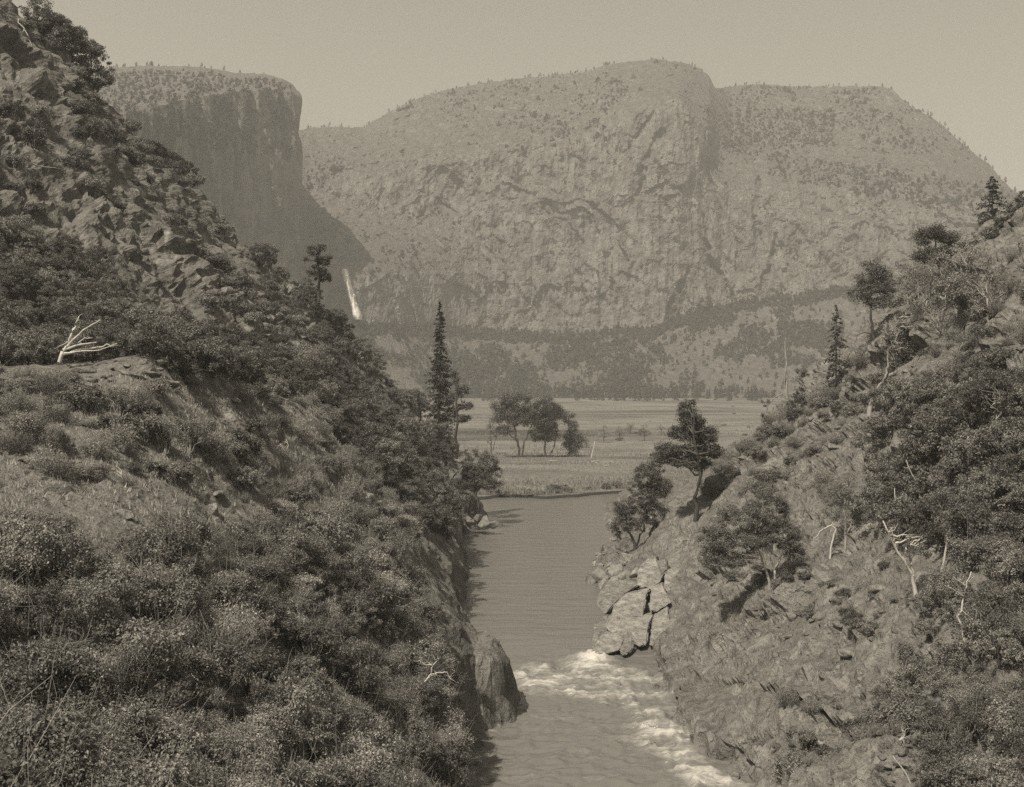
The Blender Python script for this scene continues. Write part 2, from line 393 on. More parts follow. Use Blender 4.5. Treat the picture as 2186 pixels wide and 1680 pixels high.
at = me.attributes.new('foam', 'FLOAT', 'POINT'); at.data.foreach_set('value', foam.ravel().astype(np.float32))
m, nt, out = mat("river_water")
v = mapping(nt, (.55, 1.0, 1)); 
r1 = noise(nt, v, 1.6, 4, .6, .3); r2 = noise(nt, mapping(nt, (.35, 1, 1)), .35, 3, .5)
b = bump(nt, r2, .8, .5); b = bump(nt, r1, .16, .8, b)
pr = nd(nt, 'ShaderNodeBsdfPrincipled', Roughness=.18, IOR=1.33)
pr.inputs['Base Color'].default_value = g(.17)
nt.links.new(b, pr.inputs['Normal'])
fa = nd(nt, 'ShaderNodeAttribute', attribute_name='foam')
fn = noise(nt, mapping(nt, (.32, 1, 1)), 1.5, 9, .72, .9)
ma = nd(nt, 'ShaderNodeMath', operation='MULTIPLY_ADD'); nt.links.new(fn, ma.inputs[0]); ma.inputs[1].default_value = .62; nt.links.new(fa.outputs['Fac'], ma.inputs[2])
fm = ramp(nt, ma.outputs[0], [(.54, (0, 0, 0, 1)), (.66, (.2, .2, .2, 1)), (.76, (.6, .6, .6, 1)), (.92, (.95, .95, .95, 1))])
fo = nd(nt, 'ShaderNodeBsdfDiffuse'); fo.inputs['Color'].default_value = g(.66)
mx = nt.nodes.new('ShaderNodeMixShader'); nt.links.new(fm, mx.inputs[0]); nt.links.new(pr.outputs[0], mx.inputs[1]); nt.links.new(fo.outputs[0], mx.inputs[2])
nt.links.new(mx.outputs[0], out.inputs[0])
me.materials.append(m)
link("river", me, kind='structure')

# ------------------------------------------------------------------ meadow (runs on under the mountains)
ym = np.r_[steps(392, 470, lambda y: .8), steps(474, 2300, lambda y: max(y * .006, 3)), np.array([2600, 3500, 6000, 12000, 30000])]
um = np.r_[-1, -.5, -.3, np.linspace(-.2, .2, 240), .3, .5, 1.0]
YM, UM = np.meshgrid(ym, um, indexing='ij')
XM = UM * np.maximum(YM, 600) * 1.6
bank_y = curve([(-200, 420), (-60, 400), (-20, 398), (10, 399), (14, 402), (22, 406), (26, 413), (34, 418), (48, 424), (60, 426), (200, 440)])
e = YM - bank_y(XM) - 7 * fbm(np.c_[(XM * .07).ravel(), (YM * .0).ravel(), np.zeros(XM.size)], 2, 3).reshape(XM.shape)
pm = np.c_[XM.ravel(), YM.ravel(), np.zeros(XM.size)]
swell = fbm(pm * np.array([.012, .03, 1]), 3, 77).reshape(XM.shape)
tus = fbm(pm * np.array([.22, .22, 1]), 3, 78).reshape(XM.shape)
ZM = -1.2 + 2.2 * sstep(-.6, 1.6, e) + .5 * sstep(2, 30, e) + sstep(5, 80, e) * (1.0 * swell) + .35 * tus * sstep(1, 5, e) * (1 - sstep(700, 1200, YM))
me = mesh_np("meadow", np.stack([XM, YM, ZM], -1).reshape(-1, 3), grid_faces(*XM.shape), smooth=True)
m, nt, out = mat("meadow_grass_ground")
v = mapping(nt, (.45, 1, 1)); v1 = mapping(nt)
c = ramp(nt, noise(nt, v, .007, 6, .62, .9), [(.34, .08), (.44, .17), (.56, .24), (.64, .12), (.74, .22)])
c = mix(nt, .7, c, ramp(nt, noise(nt, mapping(nt, (.5, 1, 1)), .03, 5, .65, .8), [(.3, (.55, .55, .55, 1)), (.7, (1.3, 1.3, 1.3, 1))]), 'MULTIPLY')
n3 = noise(nt, v1, .6, 4, .7)
c = mix(nt, .8, c, ramp(nt, n3, [(.3, (.6, .6, .6, 1)), (.7, (1.35, 1.35, 1.35, 1))]), 'MULTIPLY')
tcm = nt.nodes.new('ShaderNodeTexCoord'); sz = nt.nodes.new('ShaderNodeSeparateXYZ'); nt.links.new(tcm.outputs['Object'], sz.inputs[0])
c = mix(nt, ramp(nt, sz.outputs['Z'], [(.75, (1, 1, 1, 1)), (1.0, (0, 0, 0, 1))]), c, g(.05))     # cut bank coloured darker low down, towards the water
pr = nd(nt, 'ShaderNodeBsdfPrincipled', Roughness=1.0); pr.inputs['Specular IOR Level'].default_value = 0
nt.links.new(c, pr.inputs['Base Color']); nt.links.new(bump(nt, n3, .5), pr.inputs['Normal']); nt.links.new(pr.outputs[0], out.inputs[0])
me.materials.append(m); link("meadow", me, kind='structure')

# ------------------------------------------------------------------ far granite wall with the dome
top = curve([(480, 300), (560, 290), (640, 277), (700, 270), (775, 272), (800, 258), (840, 234), (900, 207), (960, 190), (1050, 174), (1150, 164), (1250, 154), (1290, 140), (1340, 132), (1400, 128),
             (1450, 131), (1490, 143), (1512, 160), (1526, 188), (1560, 185), (1620, 180), (1700, 184), (1780, 186), (1880, 183), (1905, 192), (1930, 217), (1990, 252), (2030, 284), (2060, 314), (2110, 350), (2140, 386), (2185, 424), (2300, 480), (2420, 540)])
foot = curve([(480, 650), (650, 690), (800, 700), (960, 705), (1200, 722), (1400, 705), (1500, 668), (1600, 648), (1800, 622), (2000, 602), (2185, 590), (2420, 580)])
rim = curve([(480, 330), (650, 380), (800, 380), (950, 350), (1100, 330), (1250, 300), (1330, 260), (1450, 215), (1525, 300), (1560, 350), (1700, 370), (1900, 400), (2100, 440), (2185, 470), (2420, 560)])
def wall_depth(px, py):
    ft, rm_ = foot(px), np.maximum(rim(px), top(px) + 12)
    Y = 2050 + 300 * np.clip((860 - py) / (860 - ft), 0, 1)
    Y = Y + 130 * np.clip((ft - py) / (ft - rm_), 0, 1)
    tp = top(px)
    Y = Y + 420 * np.clip((rm_ - py) / (rm_ - tp + 25), 0, 1) ** 1.3 * sstep(8, 60, rm_ - tp)
    Y = Y + 120 * sstep(1510, 1560, px + .12 * (py - 200)) * (1 - sstep(300, 420, py))
    Y = Y - 90 * np.exp(-((px - 1440) / 95) ** 2) * (1 - sstep(280, 720, py)) * sstep(120, 240, py)
    Y = Y - 150 * sstep(1700, 2300, px)
    Y = Y - 330 * (1 - sstep(740, 1060, px)) * sstep(440, 600, py) * (1 - .55 * sstep(690, 860, py))
    return Y
pxs = np.arange(480, 2420, 3.6); vs_ = np.linspace(0, 1, 215)
PX, VV = np.meshgrid(pxs, vs_)
skyj = (1.6 * vnoise(np.c_[pxs / 17, pxs * 0, pxs * 0], 3) + 1.2 * vnoise(np.c_[pxs / 6, pxs * 0, pxs * 0], 4))
PY = 880 + VV * (top(PX) + skyj[None] - 880)
YD = wall_depth(PX, PY)
wp = np.stack([(PX - CX) * YD / F, YD, CAMZ - (PY - HY) * YD / F], -1).reshape(-1, 3)
d = 20 * fbm(wp / np.array([190, 190, 260]), 3, 201) + 11 * fbm(wp / np.array([26, 26, 260]), 4, 205, ridged=True) + 3.5 * fbm(wp / np.array([11, 11, 60]), 3, 207, ridged=True)
qq = np.c_[wp[:, 0] + .5 * wp[:, 2], wp[:, 1], wp[:, 2] - .35 * wp[:, 0]]
d += 9 * facets(qq / np.array([95, 150, 130]), 211, 1.0, .08) + 6 * facets(qq / np.array([30, 60, 60]), 221, 1.1, .15) + 2 * facets(qq / np.array([11, 30, 9]), 231, 1.0)
d = d.reshape(PX.shape)
# exfoliation arches and clefts
wob1 = fbm(np.c_[PX.ravel() / 40, PY.ravel() / 40, PX.ravel() * 0], 4, 611).reshape(PX.shape) * 16; wob2 = fbm(np.c_[PX.ravel() / 40, PY.ravel() / 40, PX.ravel() * 0], 4, 612).reshape(PX.shape) * 16
PX0, PY0 = PX, PY; PX = PX + wob1; PY = PY + wob2
broken = .25 + .75 * sstep(-.25, .25, fbm(np.c_[PX.ravel() / 26, PY.ravel() / 26, PX.ravel() * 0], 3, 613).reshape(PX.shape))
arcs = [(1205, 545, 120, -.15, .75, 22, 22), (1340, 640, 55, .1, .95, 14, 18), (1150, 620, 190, .2, .62, 16, 18), (1000, 640, 60, .1, .9, 9, 12), (1420, 480, 90, .2, .8, 12, 14), (1800, 640, 60, .2, .7, 10, 16),
        (1080, 520, 130, .3, .8, 10, 14), (1850, 560, 80, .2, .7, 8, 14), (960, 470, 60, .7, 1.3, 9, 14), (1460, 640, 40, .3, .9, 9, 14)]
r2 = random.Random(4)
for k in range(70): arcs.append((r2.uniform(820, 2050), r2.uniform(420, 690), r2.uniform(20, 80), r2.uniform(-.1, .5), r2.uniform(.5, 1.1), r2.uniform(5, 12), r2.uniform(5, 13)))
for (ax, ay, R, a0, a1, w, dep) in arcs:
    dx = PX - ax; dy = ay - PY; rr = np.hypot(dx, dy) - R * (1 + .05 * np.sin(PX / 13)); an = np.arctan2(dy, dx) / math.pi
    d -= .75 * broken * dep * np.where((rr > 0) & (rr < w), 1 - rr / w, 0) * sstep(a0, a0 + .12, an) * (1 - sstep(a1 - .12, a1, an))
def seg(ax, ay, bx, by, w, dep):
    t = np.clip(((PX - ax) * (bx - ax) + (PY - ay) * (by - ay)) / ((bx - ax) ** 2 + (by - ay) ** 2), 0, 1)
    dd = np.hypot(PX - ax - t * (bx - ax), PY - ay - t * (by - ay))
    return dep * (1 - sstep(w * .5, w, dd)) * np.sin(np.pi * np.clip(t, .04, .96)) ** .5
for sg in [(1612, 370, 1616, 520, 6, 60), (1652, 500, 1625, 620, 7, 60), (1490, 490, 1570, 650, 7, 45), (1450, 600, 1420, 680, 6, 40), (1480, 560, 1440, 650, 5, 30), (1385, 330, 1360, 420, 9, 45), (1400, 250, 1330, 330, 6, 30),
           (1430, 260, 1360, 370, 6, 30), (1470, 200, 1545, 330, 6, 25), (1700, 420, 1690, 600, 4, 22), (1760, 430, 1750, 600, 4, 20), (1560, 400, 1575, 600, 4, 20), (1880, 470, 1860, 600, 4, 20), (1830, 430, 1835, 520, 4, 20), (1960, 440, 1950, 580, 4, 20)]:
    d += .5 * broken * seg(*sg)
PX, PY = PX0, PY0
d *= sstep(0, .06, VV) * np.where(PY > foot(PX), .45, 1.0)
YD2 = YD + d
WV = np.stack([(PX - CX) * YD2 / F, YD2, CAMZ - (PY - HY) * YD2 / F], -1)
# plateau behind the skyline
last = WV[-1]
cap = np.stack([last + np.array([0, a, b]) for a, b in ((120, 8), (500, -20), (1200, -400))], 0)
cap[..., 0] *= np.array([1.04, 1.15, 1.35])[:, None]
WVc = np.concatenate([WV, cap], 0)
me = mesh_np("granite_wall_terrain", WVc.reshape(-1, 3), grid_faces(WVc.shape[0], WVc.shape[1]), [M_far], smooth=False)
link("granite_wall_terrain", me, kind='structure')
def wall_at(px, py):
    i = np.clip((px - pxs[0]) / 3.6, 0, len(pxs) - 1.01); i0 = i.astype(int)
    v = np.clip((py - 880) / (top(px) - 880), 0, 1) * (len(vs_) - 1); j0 = np.minimum(v.astype(int), len(vs_) - 2)
    fi = (i - i0)[:, None]; fj = (v - j0)[:, None]
    return (WV[j0, i0] * (1 - fi) + WV[j0, i0 + 1] * fi) * (1 - fj) + (WV[j0 + 1, i0] * (1 - fi) + WV[j0 + 1, i0 + 1] * fi) * fj

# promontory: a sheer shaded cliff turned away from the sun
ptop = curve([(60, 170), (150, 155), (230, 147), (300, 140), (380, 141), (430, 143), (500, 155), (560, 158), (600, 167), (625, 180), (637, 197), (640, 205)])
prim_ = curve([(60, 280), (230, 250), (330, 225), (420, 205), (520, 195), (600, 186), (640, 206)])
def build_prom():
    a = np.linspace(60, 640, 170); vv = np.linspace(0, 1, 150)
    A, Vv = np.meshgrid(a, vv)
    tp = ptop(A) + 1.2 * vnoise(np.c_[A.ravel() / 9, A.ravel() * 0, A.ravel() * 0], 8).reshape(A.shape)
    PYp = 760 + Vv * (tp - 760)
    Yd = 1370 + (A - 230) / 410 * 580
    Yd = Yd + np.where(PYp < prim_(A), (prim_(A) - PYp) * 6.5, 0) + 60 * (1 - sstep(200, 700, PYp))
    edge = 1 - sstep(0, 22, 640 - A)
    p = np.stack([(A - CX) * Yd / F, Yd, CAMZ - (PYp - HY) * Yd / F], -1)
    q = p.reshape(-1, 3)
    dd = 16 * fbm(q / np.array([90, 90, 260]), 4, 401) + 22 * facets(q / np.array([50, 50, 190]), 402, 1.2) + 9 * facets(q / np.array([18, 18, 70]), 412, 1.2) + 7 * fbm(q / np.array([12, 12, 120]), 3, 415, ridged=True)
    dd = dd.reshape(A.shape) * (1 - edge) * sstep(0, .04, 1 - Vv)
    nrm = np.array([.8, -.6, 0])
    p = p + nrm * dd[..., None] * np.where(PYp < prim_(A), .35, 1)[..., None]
    # edge wobble, then the far side of the corner runs back
    z = p[:, -1, 2]; wob = 7 * fbm(np.c_[z / 45, z * 0, z * 0], 4, 44)
    lowflare = curve([(0, -60), (150, -30), (260, 0), (420, 0), (900, 0)])(z)
    p[:, -1, 0] += wob + lowflare; p[:, -2, 0] += .6 * wob + .6 * lowflare
    back = []
    for k, (bx, by) in enumerate(((-6, 40), (-40, 160), (-160, 420), (-500, 700))):
        c_ = p[:, -1].copy(); c_[:, 0] += bx; c_[:, 1] += by; back.append(c_)
    p = np.concatenate([p, np.stack(back, 1)], 1)
    last = p[-1]
    cap = np.stack([last + np.array([-30, 150, 10]), last + np.array([-200, 600, -40])], 0)
    p = np.concatenate([p, cap], 0)
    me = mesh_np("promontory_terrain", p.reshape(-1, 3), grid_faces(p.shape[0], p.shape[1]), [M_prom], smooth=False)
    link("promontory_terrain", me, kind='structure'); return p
PROM = build_prom()

# ------------------------------------------------------------------ plant builders
M_leaf_a = leaf_material("leaf_live_oak", .09, .32, .25)
M_leaf_b = leaf_material("leaf_grey_brush", .16, .36, .25)
M_leaf_c = leaf_material("leaf_foreground", .10, .48, .25, .38)
M_leaf_d = leaf_material("leaf_dark_oak", .075, .22, .22)
M_needle = leaf_material("conifer_needles", .05, .12, .15, .6)
M_needle2 = leaf_material("pine_needles", .10, .24, .2, .6)
M_far_leaf = leaf_material("far_woodland", .05, .11, .1, .9)
M_grass = leaf_material("dry_grass", .22, .46, .3, .8)
M_bark = bark_material("dark_bark", .05, .12)
M_bark_p = bark_material("pale_bark", .26, .48)
M_bark_w = bark_material("bleached_wood", .42, .66)
M_twig = bark_material("twig_wood", .2, .42)

def tube(path, rad, sides=5):
    path = np.asarray(path, float); n = len(path)
    t = np.gradient(path, axis=0); t /= np.linalg.norm(t, axis=1, keepdims=True) + 1e-9
    ref = np.where(np.abs(t[:, 2:3]) > .9, np.array([[1., 0, 0]]), np.array([[0, 0, 1.]]))
    a = np.cross(t, ref); a /= np.linalg.norm(a, axis=1, keepdims=True) + 1e-9
    b = np.cross(t, a)
    th = np.arange(sides) / sides * 2 * np.pi
    r = np.asarray(rad, float)[:, None, None]
    V = path[:, None] + r * (np.cos(th)[None, :, None] * a[:, None] + np.sin(th)[None, :, None] * b[:, None])
    i = np.arange(n * sides).reshape(n, sides); j = np.roll(i, -1, 1)
    f = np.stack([i[:-1], j[:-1], j[1:], i[1:]], -1).reshape(-1, 4)
    # close the tip
    V = np.concatenate([V.reshape(-1, 3), path[-1:] + t[-1:] * r[-1, 0, 0] * .6], 0)
    tip = n * sides
    f = np.concatenate([f, np.stack([i[-1], j[-1], np.full(sides, tip), np.full(sides, tip)], -1)], 0)
    return V, f
class Geo:
    def __init__(s): s.v = []; s.q = []; s.n = 0
    def add(s, V, f): s.v.append(V); s.q.append(np.asarray(f) + s.n); s.n += len(V)
    def tube(s, path, rad, sides=5): s.add(*tube(path, rad, sides))
    def mesh(s, name, m, smooth=True):
        V = np.concatenate(s.v); Q = np.concatenate(s.q)
        tri = Q[:, 2] == Q[:, 3]
        return mesh_np(name, V, [Q[~tri], Q[tri][:, :3]], [m], smooth)
def wiggle(a, b, n, amp, R):
    a = np.asarray(a, float); b = np.asarray(b, float); L = np.linalg.norm(b - a)
    t = np.linspace(0, 1, n)[:, None]
    p = a + (b - a) * t
    off = R.normal(0, 1, (n, 3)) * amp * L; off[0] = 0; off[-1] = 0
    return p + off
def leaves(c, nrm, size, R, aspect=.55, jit=.7):
    """leaf blades: c (N,3) centres, nrm (N,3) rough facing"""
    n = len(c)
    nn = nrm + R.normal(0, jit, (n, 3)); nn /= np.linalg.norm(nn, axis=1, keepdims=True) + 1e-9
    u = np.cross(nn, R.normal(0, 1, (n, 3))); u /= np.linalg.norm(u, axis=1, keepdims=True) + 1e-9
    w = np.cross(nn, u)
    L = size * R.uniform(.6, 1.35, (n, 1)); Wd = L * aspect
    fold = nn * L * .12
    V = np.stack([c - u * L * .5, c + w * Wd * .5 + fold, c + u * L * .5, c - w * Wd * .5 + fold], 1)
    return V.reshape(-1, 3), np.arange(n * 4).reshape(n, 4)
def clump_points(R, n, r, flat=.8, e=.45):
    d = R.normal(0, 1, (n, 3)); d /= np.linalg.norm(d, axis=1, keepdims=True)
    rad = r * R.uniform(0, 1, (n, 1)) ** e
    return d * rad * np.array([1, 1, flat]), d

def bush_proto(seed, height, radius, nclump, per, leaf, lm, wm, twigs=10, upright=0.0, name='bush', flat=.8, base_open=.12):
    R = np.random.default_rng(seed)
    G = Geo(); T = Geo()
    lobes = []
    nl = R.integers(4, 7)
    for k in range(nl):
        a = R.uniform(0, 6.28); q = R.uniform(.15, .62) * radius
        lobes.append((np.array([math.cos(a) * q, math.sin(a) * q, height * R.uniform(.42, .66)]), radius * R.uniform(.42, .62), height * R.uniform(.26, .38)))
    cl = []
    for k in range(nclump):
        c0, lr, lh = lobes[R.integers(nl)]
        d = R.normal(0, 1, 3); d /= np.linalg.norm(d); d[2] = d[2] if d[2] > -.55 else -d[2]
        c = c0 + d * np.array([lr, lr, lh]) * R.uniform(.65, 1.05)
        c[2] = max(c[2], height * base_open); cl.append((c, d))
    for c, d in cl:
        r = radius * R.uniform(.16, .36)
        p, dd = clump_points(R, int(per * R.uniform(.6, 1.4)), r, flat, .7)
        if upright: p[:, 2] *= 1 + upright
        G.add(*leaves(c + p, dd * .7 + d * .5 + np.array([0, 0, .35]), leaf, R))
    ns = 4 + int(nclump * .25)
    for k in range(ns):
        c, d = cl[R.integers(len(cl))]
        b = np.array([R.normal(0, radius * .08), R.normal(0, radius * .08), -.3])
        pth = wiggle(b, c, 5, .06, R); pth[1:-1, 2] += height * .05
        T.tube(pth, np.linspace(.028, .008, 5) * height * .5, 4)
    for k in range(twigs):
        c, d = cl[R.integers(len(cl))]
        e = c + (d * .9 + np.array([0, 0, .6]) + R.normal(0, .4, 3)) * radius * R.uniform(.15, .6)
        T.tube(wiggle(c - d * radius * .2, e, 4, .07, R), np.linspace(.009, .003, 4) * height * .5, 3)
    return dict(crown=G.mesh(name + "_crown", lm, False), wood=T.mesh(name + "_stems", wm), h=height, r=radius)

def brush_proto(seed, height, radius, nst, leaf, lm, wm, per=14):
    """grey twiggy brush: many ascending stems with small leaves along them"""
    R = np.random.default_rng(seed); G = Geo(); T = Geo()
    for k in range(nst):
        a = R.uniform(0, 6.28); q = radius * math.sqrt(R.uniform(0, 1))
        hh = height * R.uniform(.6, 1.0) * (1 - .45 * (q / radius) ** 2)
        b = np.array([math.cos(a) * q * .25, math.sin(a) * q * .25, -.2]); e = np.array([math.cos(a) * q, math.sin(a) * q, hh])
        p = wiggle(b, e, 5, .04, R); T.tube(p, np.linspace(.012, .004, 5) * height, 3)
        t = R.uniform(.3, 1.08, per); c = b + (e - b) * t[:, None] + R.normal(0, .07 * radius, (per, 3))
        G.add(*leaves(c, np.tile(np.array([math.cos(a) * .3, math.sin(a) * .3, .6]), (per, 1)), leaf, R, .5, .8))
    return dict(crown=G.mesh("brush_crown", lm, False), wood=T.mesh("brush_stems", wm), h=height, r=radius)

def oak_proto(seed, height, radius, nclump, per, leaf, lm, wm, trunks=1, lean=.1, low=.3):
    R = np.random.default_rng(seed); G = Geo(); T = Geo()
    cl = []
    for k in range(nclump):
        a = R.uniform(0, 6.28); el = R.uniform(-.25, 1); q = R.uniform(.5, 1) ** .5
        sq = math.sqrt(max(1 - el * el, .05))
        rr = radius * (1 + .25 * math.sin(a * 3 + seed) + .15 * math.sin(a * 5 + 2 * seed))
        zc = height * (low + .28); zr = height * (.72 - low)
        cl.append((np.array([math.cos(a) * sq * rr * q, math.sin(a) * sq * rr * q, zc + el * zr * q]), np.array([math.cos(a) * sq, math.sin(a) * sq, el])))
    for c, d in cl:
        r = radius * R.uniform(.16, .28)
        p, dd = clump_points(R, int(per * R.uniform(.6, 1.4)), r, .65)
        G.add(*leaves(c + p, dd * .6 + d * .4 + np.array([0, 0, .4]), leaf, R))
    forks = []
    for k in range(trunks):
        a = R.uniform(0, 6.28)
        top_ = np.array([math.cos(a) * radius * (.2 + lean), math.sin(a) * radius * (.2 + lean), height * (low + .12)])
        pth = wiggle([0 + .15 * k, .1 * k, -.5], top_, 6, .05, R)
        T.tube(pth, np.linspace(.032, .020, 6) * height / math.sqrt(trunks), 6); forks.append((top_, pth))
    for k in range(min(nclump, 16)):
        c, d = cl[k]; f, pth = forks[k % len(forks)]
        st = pth[R.integers(3, 6)]
        p = wiggle(st, c, 6, .06, R); T.tube(p, np.linspace(.014, .004, 6) * height / math.sqrt(trunks), 4)
    return dict(crown=G.mesh("oak_crown", lm, False), wood=T.mesh("oak_trunk", wm), h=height, r=radius)

def conifer_geo(R, height, radius, whorls, per_branch, needle, shape, droop=.25, start=.12, nb=(5, 8), wood_r=.012, gap=0.0, base=(0, 0, 0), lean=(0, 0)):
    """trunk with whorled boughs; shape(t) = bough length factor from foot (0) to tip (1)"""
    G = Geo(); T = Geo(); base = np.array(base, float)
    n = 9; tz = np.linspace(0, 1, n)
    axis = base + np.c_[lean[0] * tz ** 1.5 * height + R.normal(0, .004 * height, n) * tz, lean[1] * tz * height + R.normal(0, .004 * height, n) * tz, -.6 + (height + .6) * tz]
    T.tube(axis, np.linspace(1, .12, n) * height * wood_r, 7)
    for k in range(whorls):
        t = start + (1 - start) * (k + R.uniform(-.3, .3)) / whorls; t = min(max(t, start), .985)
        if R.uniform() < gap: continue
        L0 = radius * shape(t)
        o = np.array([np.interp(t, tz, axis[:, i]) for i in range(3)])
        for j in range(R.integers(*nb)):
            a = R.uniform(0, 6.28); t2 = min(max(t + R.normal(0, .4) / whorls, start), .985); L = radius * shape(t2) * R.choice([.45, .7, .85, 1.0, 1.15]) * R.uniform(.85, 1.1)
            o = np.array([np.interp(t2, tz, axis[:, i]) for i in range(3)])
            d = np.array([math.cos(a), math.sin(a), 0])
            tt = np.linspace(0, 1, 5)[:, None]
            up = (.25 if t > .8 else 0) 
            pth = o + d * L * tt + np.array([0, 0, 1]) * L * (up * tt - droop * tt ** 1.6 + .12 * droop * tt ** 4)
            T.tube(pth, np.linspace(.35, .08, 5) * height * wood_r * .5, 3)
            m_ = max(4, int(per_branch * L / radius + 3))
            s = R.uniform(.22, 1.05, m_) ** .8
            c = o + d * L * s[:, None] + np.array([0, 0, 1]) * (L * (up * s - droop * s ** 1.6))[:, None]
            side = np.cross(d, [0, 0, 1.0])
            c = c + side * (R.normal(0, .16, (m_, 1)) * L * (1.1 - s[:, None])) + np.array([0, 0, 1]) * R.normal(0, .05, (m_, 1)) * L
            G.add(*leaves(c, np.tile([0, 0, .7], (m_, 1)) + d * .3, needle, R, .5, .55))
    return G, T

# ------------------------------------------------------------------ placing
def place(proto, loc, scale, rot, name, label, cat, group, parts=True, squash=1.0, tilt=(0, 0)):
    s = (scale, scale, scale * squash)
    r = bpy.data.objects.new(name, None); r.empty_display_size = .3
    COL.objects.link(r)
    r.location = loc; r.rotation_euler = (tilt[0], tilt[1], rot); r.scale = s
    r['label'] = label; r['category'] = cat
    if group: r['group'] = group
    c = bpy.data.objects.new("crown", proto['crown']); COL.objects.link(c); c.parent = r
    w = bpy.data.objects.new("stems" if cat in ('bush', 'brush') else "trunk", proto['wood']); COL.objects.link(w); w.parent = r
    return r
def drop(bvh, x, y):
    h = bvh.ray_cast(Vector((x, y, 400)), Vector((0, 0, -1)))
    return h[0]
def hit(px, py, bvh):
    d = Vector(((px - CX) / F, 1.0, -(py - HY) / F)).normalized()
    h = bvh.ray_cast(Vector((0, 0, CAMZ)), d)
    return h[0]
def scatter(bvh, hf, bounds, region, spacing, tries, seed, maxn=300, zmin=1.0):
    R = np.random.default_rng(seed)
    x = R.uniform(bounds[0], bounds[1], tries); y = R.uniform(bounds[2], bounds[3], tries)
    z = hf(x[:, None], y[:, None])[:, 0]
    px, py = proj(x, y, z)
    ok = region(px, py, x, y, z) & (z > zmin)
    x, y, px, py = x[ok], y[ok], px[ok], py[ok]
    keep = []; cells = {}
    for i in range(len(x)):
        sp = spacing(px[i], py[i]) if callable(spacing) else spacing
        k = (int(x[i] // 8), int(y[i] // 8)); bad = False
        for a in (-1, 0, 1):
            for b in (-1, 0, 1):
                for (u, v_) in cells.get((k[0] + a, k[1] + b), ()):
                    if (u - x[i]) ** 2 + (v_ - y[i]) ** 2 < sp * sp: bad = True; break
        if bad: continue
        h = drop(bvh, x[i], y[i])
        if h is None or h.z < zmin: continue
        cells.setdefault(k, []).append((x[i], y[i])); keep.append(h)
        if len(keep) >= maxn: break
    return keep
def poly(p): return lambda px, py, x, y, z: inpoly(px, py, p)

RR = random.Random(11)
def zone(p, s, lo, hi, head, zones, tail=""):
    """size word + head + the landmark this one stands by"""
    q, r_ = proj(p.x, p.y, p.z)
    w = "large " if s > lo + .7 * (hi - lo) else "small " if s < lo + .3 * (hi - lo) else ""
    for test, ph in zones:
        if test(q, r_, p.y): return w + head + " " + ph
    return w + head + " " + zones[-1][1]
Z_THICK = [(lambda a, b, y: a > 780, "in the thicket along the riverside cliff edge"), (lambda a, b, y: b < 1300, "in the thicket just below the bare knoll slope"), (lambda a, b, y: True, "deep in the dense thicket below the rock knoll")]
Z_SPUR = [(lambda a, b, y: a < 720, "high on the wooded spur near the broken crag blocks"), (lambda a, b, y: a > 900, "low on the wooded spur near the rock point"), (lambda a, b, y: True, "on the middle of the wooded spur")]
Z_CRAG = [(lambda a, b, y: b < 260, "on the highest part of the steep crag"), (lambda a, b, y: a < 130, "in the shaded gully of the steep crag"), (lambda a, b, y: True, "in the cracks of the lower crag face")]
Z_HOL = [(lambda a, b, y: a < 240, "in the shaded hollow behind the fallen bleached tree"), (lambda a, b, y: True, "along the foot of the crag behind the pale slabs")]
Z_GR = [(lambda a, b, y: b < 1020, 'at the top of the slope grove'), (lambda a, b, y: True, 'in the slope grove just above the bleached snags')]
Z_GU = [(lambda a, b, y: b < 1450, 'in the bank thicket around the crooked snag'), (lambda a, b, y: True, 'in the bank thicket beside the rubble gully')]
Z_KN = [(lambda a, b, y: b < 960, "near the crest of the open rock knoll"), (lambda a, b, y: a > 640, "on the knoll slope beside the cliff edge"), (lambda a, b, y: True, "on the open knoll slope just above the thicket")]
M_leaf_c2 = leaf_material('leaf_foreground_fine', .09, .38, .25, .5)
FORE = [bush_proto(500 + i, [2.6, 3.2, 2.2, 2.9, 2.0, 3.4][i], [2.0, 1.7, 2.3, 1.6, 2.2, 1.9][i], [62, 50, 80, 44, 70, 56][i], [105, 115, 110, 125, 130, 125][i], [.14, .11, .14, .12, .10, .13][i], M_leaf_c if i % 2 == 0 else M_leaf_c2, M_twig, twigs=[22, 45, 16, 34, 26, 36][i], upright=[0, .5, 0, .3, .2, 0][i], flat=[.8, 1, .6, .9, .7, .8][i], name='thicket_bush') for i in range(6)]
FORE_D = [bush_proto(520 + i, 2.8, 1.9, 56, 85, .14, M_leaf_a, M_twig, twigs=18, name='thicket_bush') for i in range(2)]
BRUSH = [brush_proto(540 + i, 1.7, 1.3, 90, .12, M_leaf_b, M_twig, per=20) for i in range(4)]
ROUND = [bush_proto(560 + i, 2.4, 1.9, 48, 65, .20, M_leaf_a, M_twig, twigs=6, name='round_bush') for i in range(4)]
OAKS = [oak_proto(580 + i, 7.0, 3.6, 60, 75, .30, M_leaf_a, M_bark, trunks=1 + i % 3, low=.18) for i in range(4)]
OAKD = [oak_proto(600 + i, 7.5, 3.4, 58, 80, .30, M_leaf_d, M_bark, trunks=1 + i % 2, low=.14) for i in range(3)]
OAKP = [oak_proto(620 + i, 6.5, 3.2, 52, 70, .24, M_leaf_a, M_bark_p, trunks=3, low=.3) for i in range(3)]

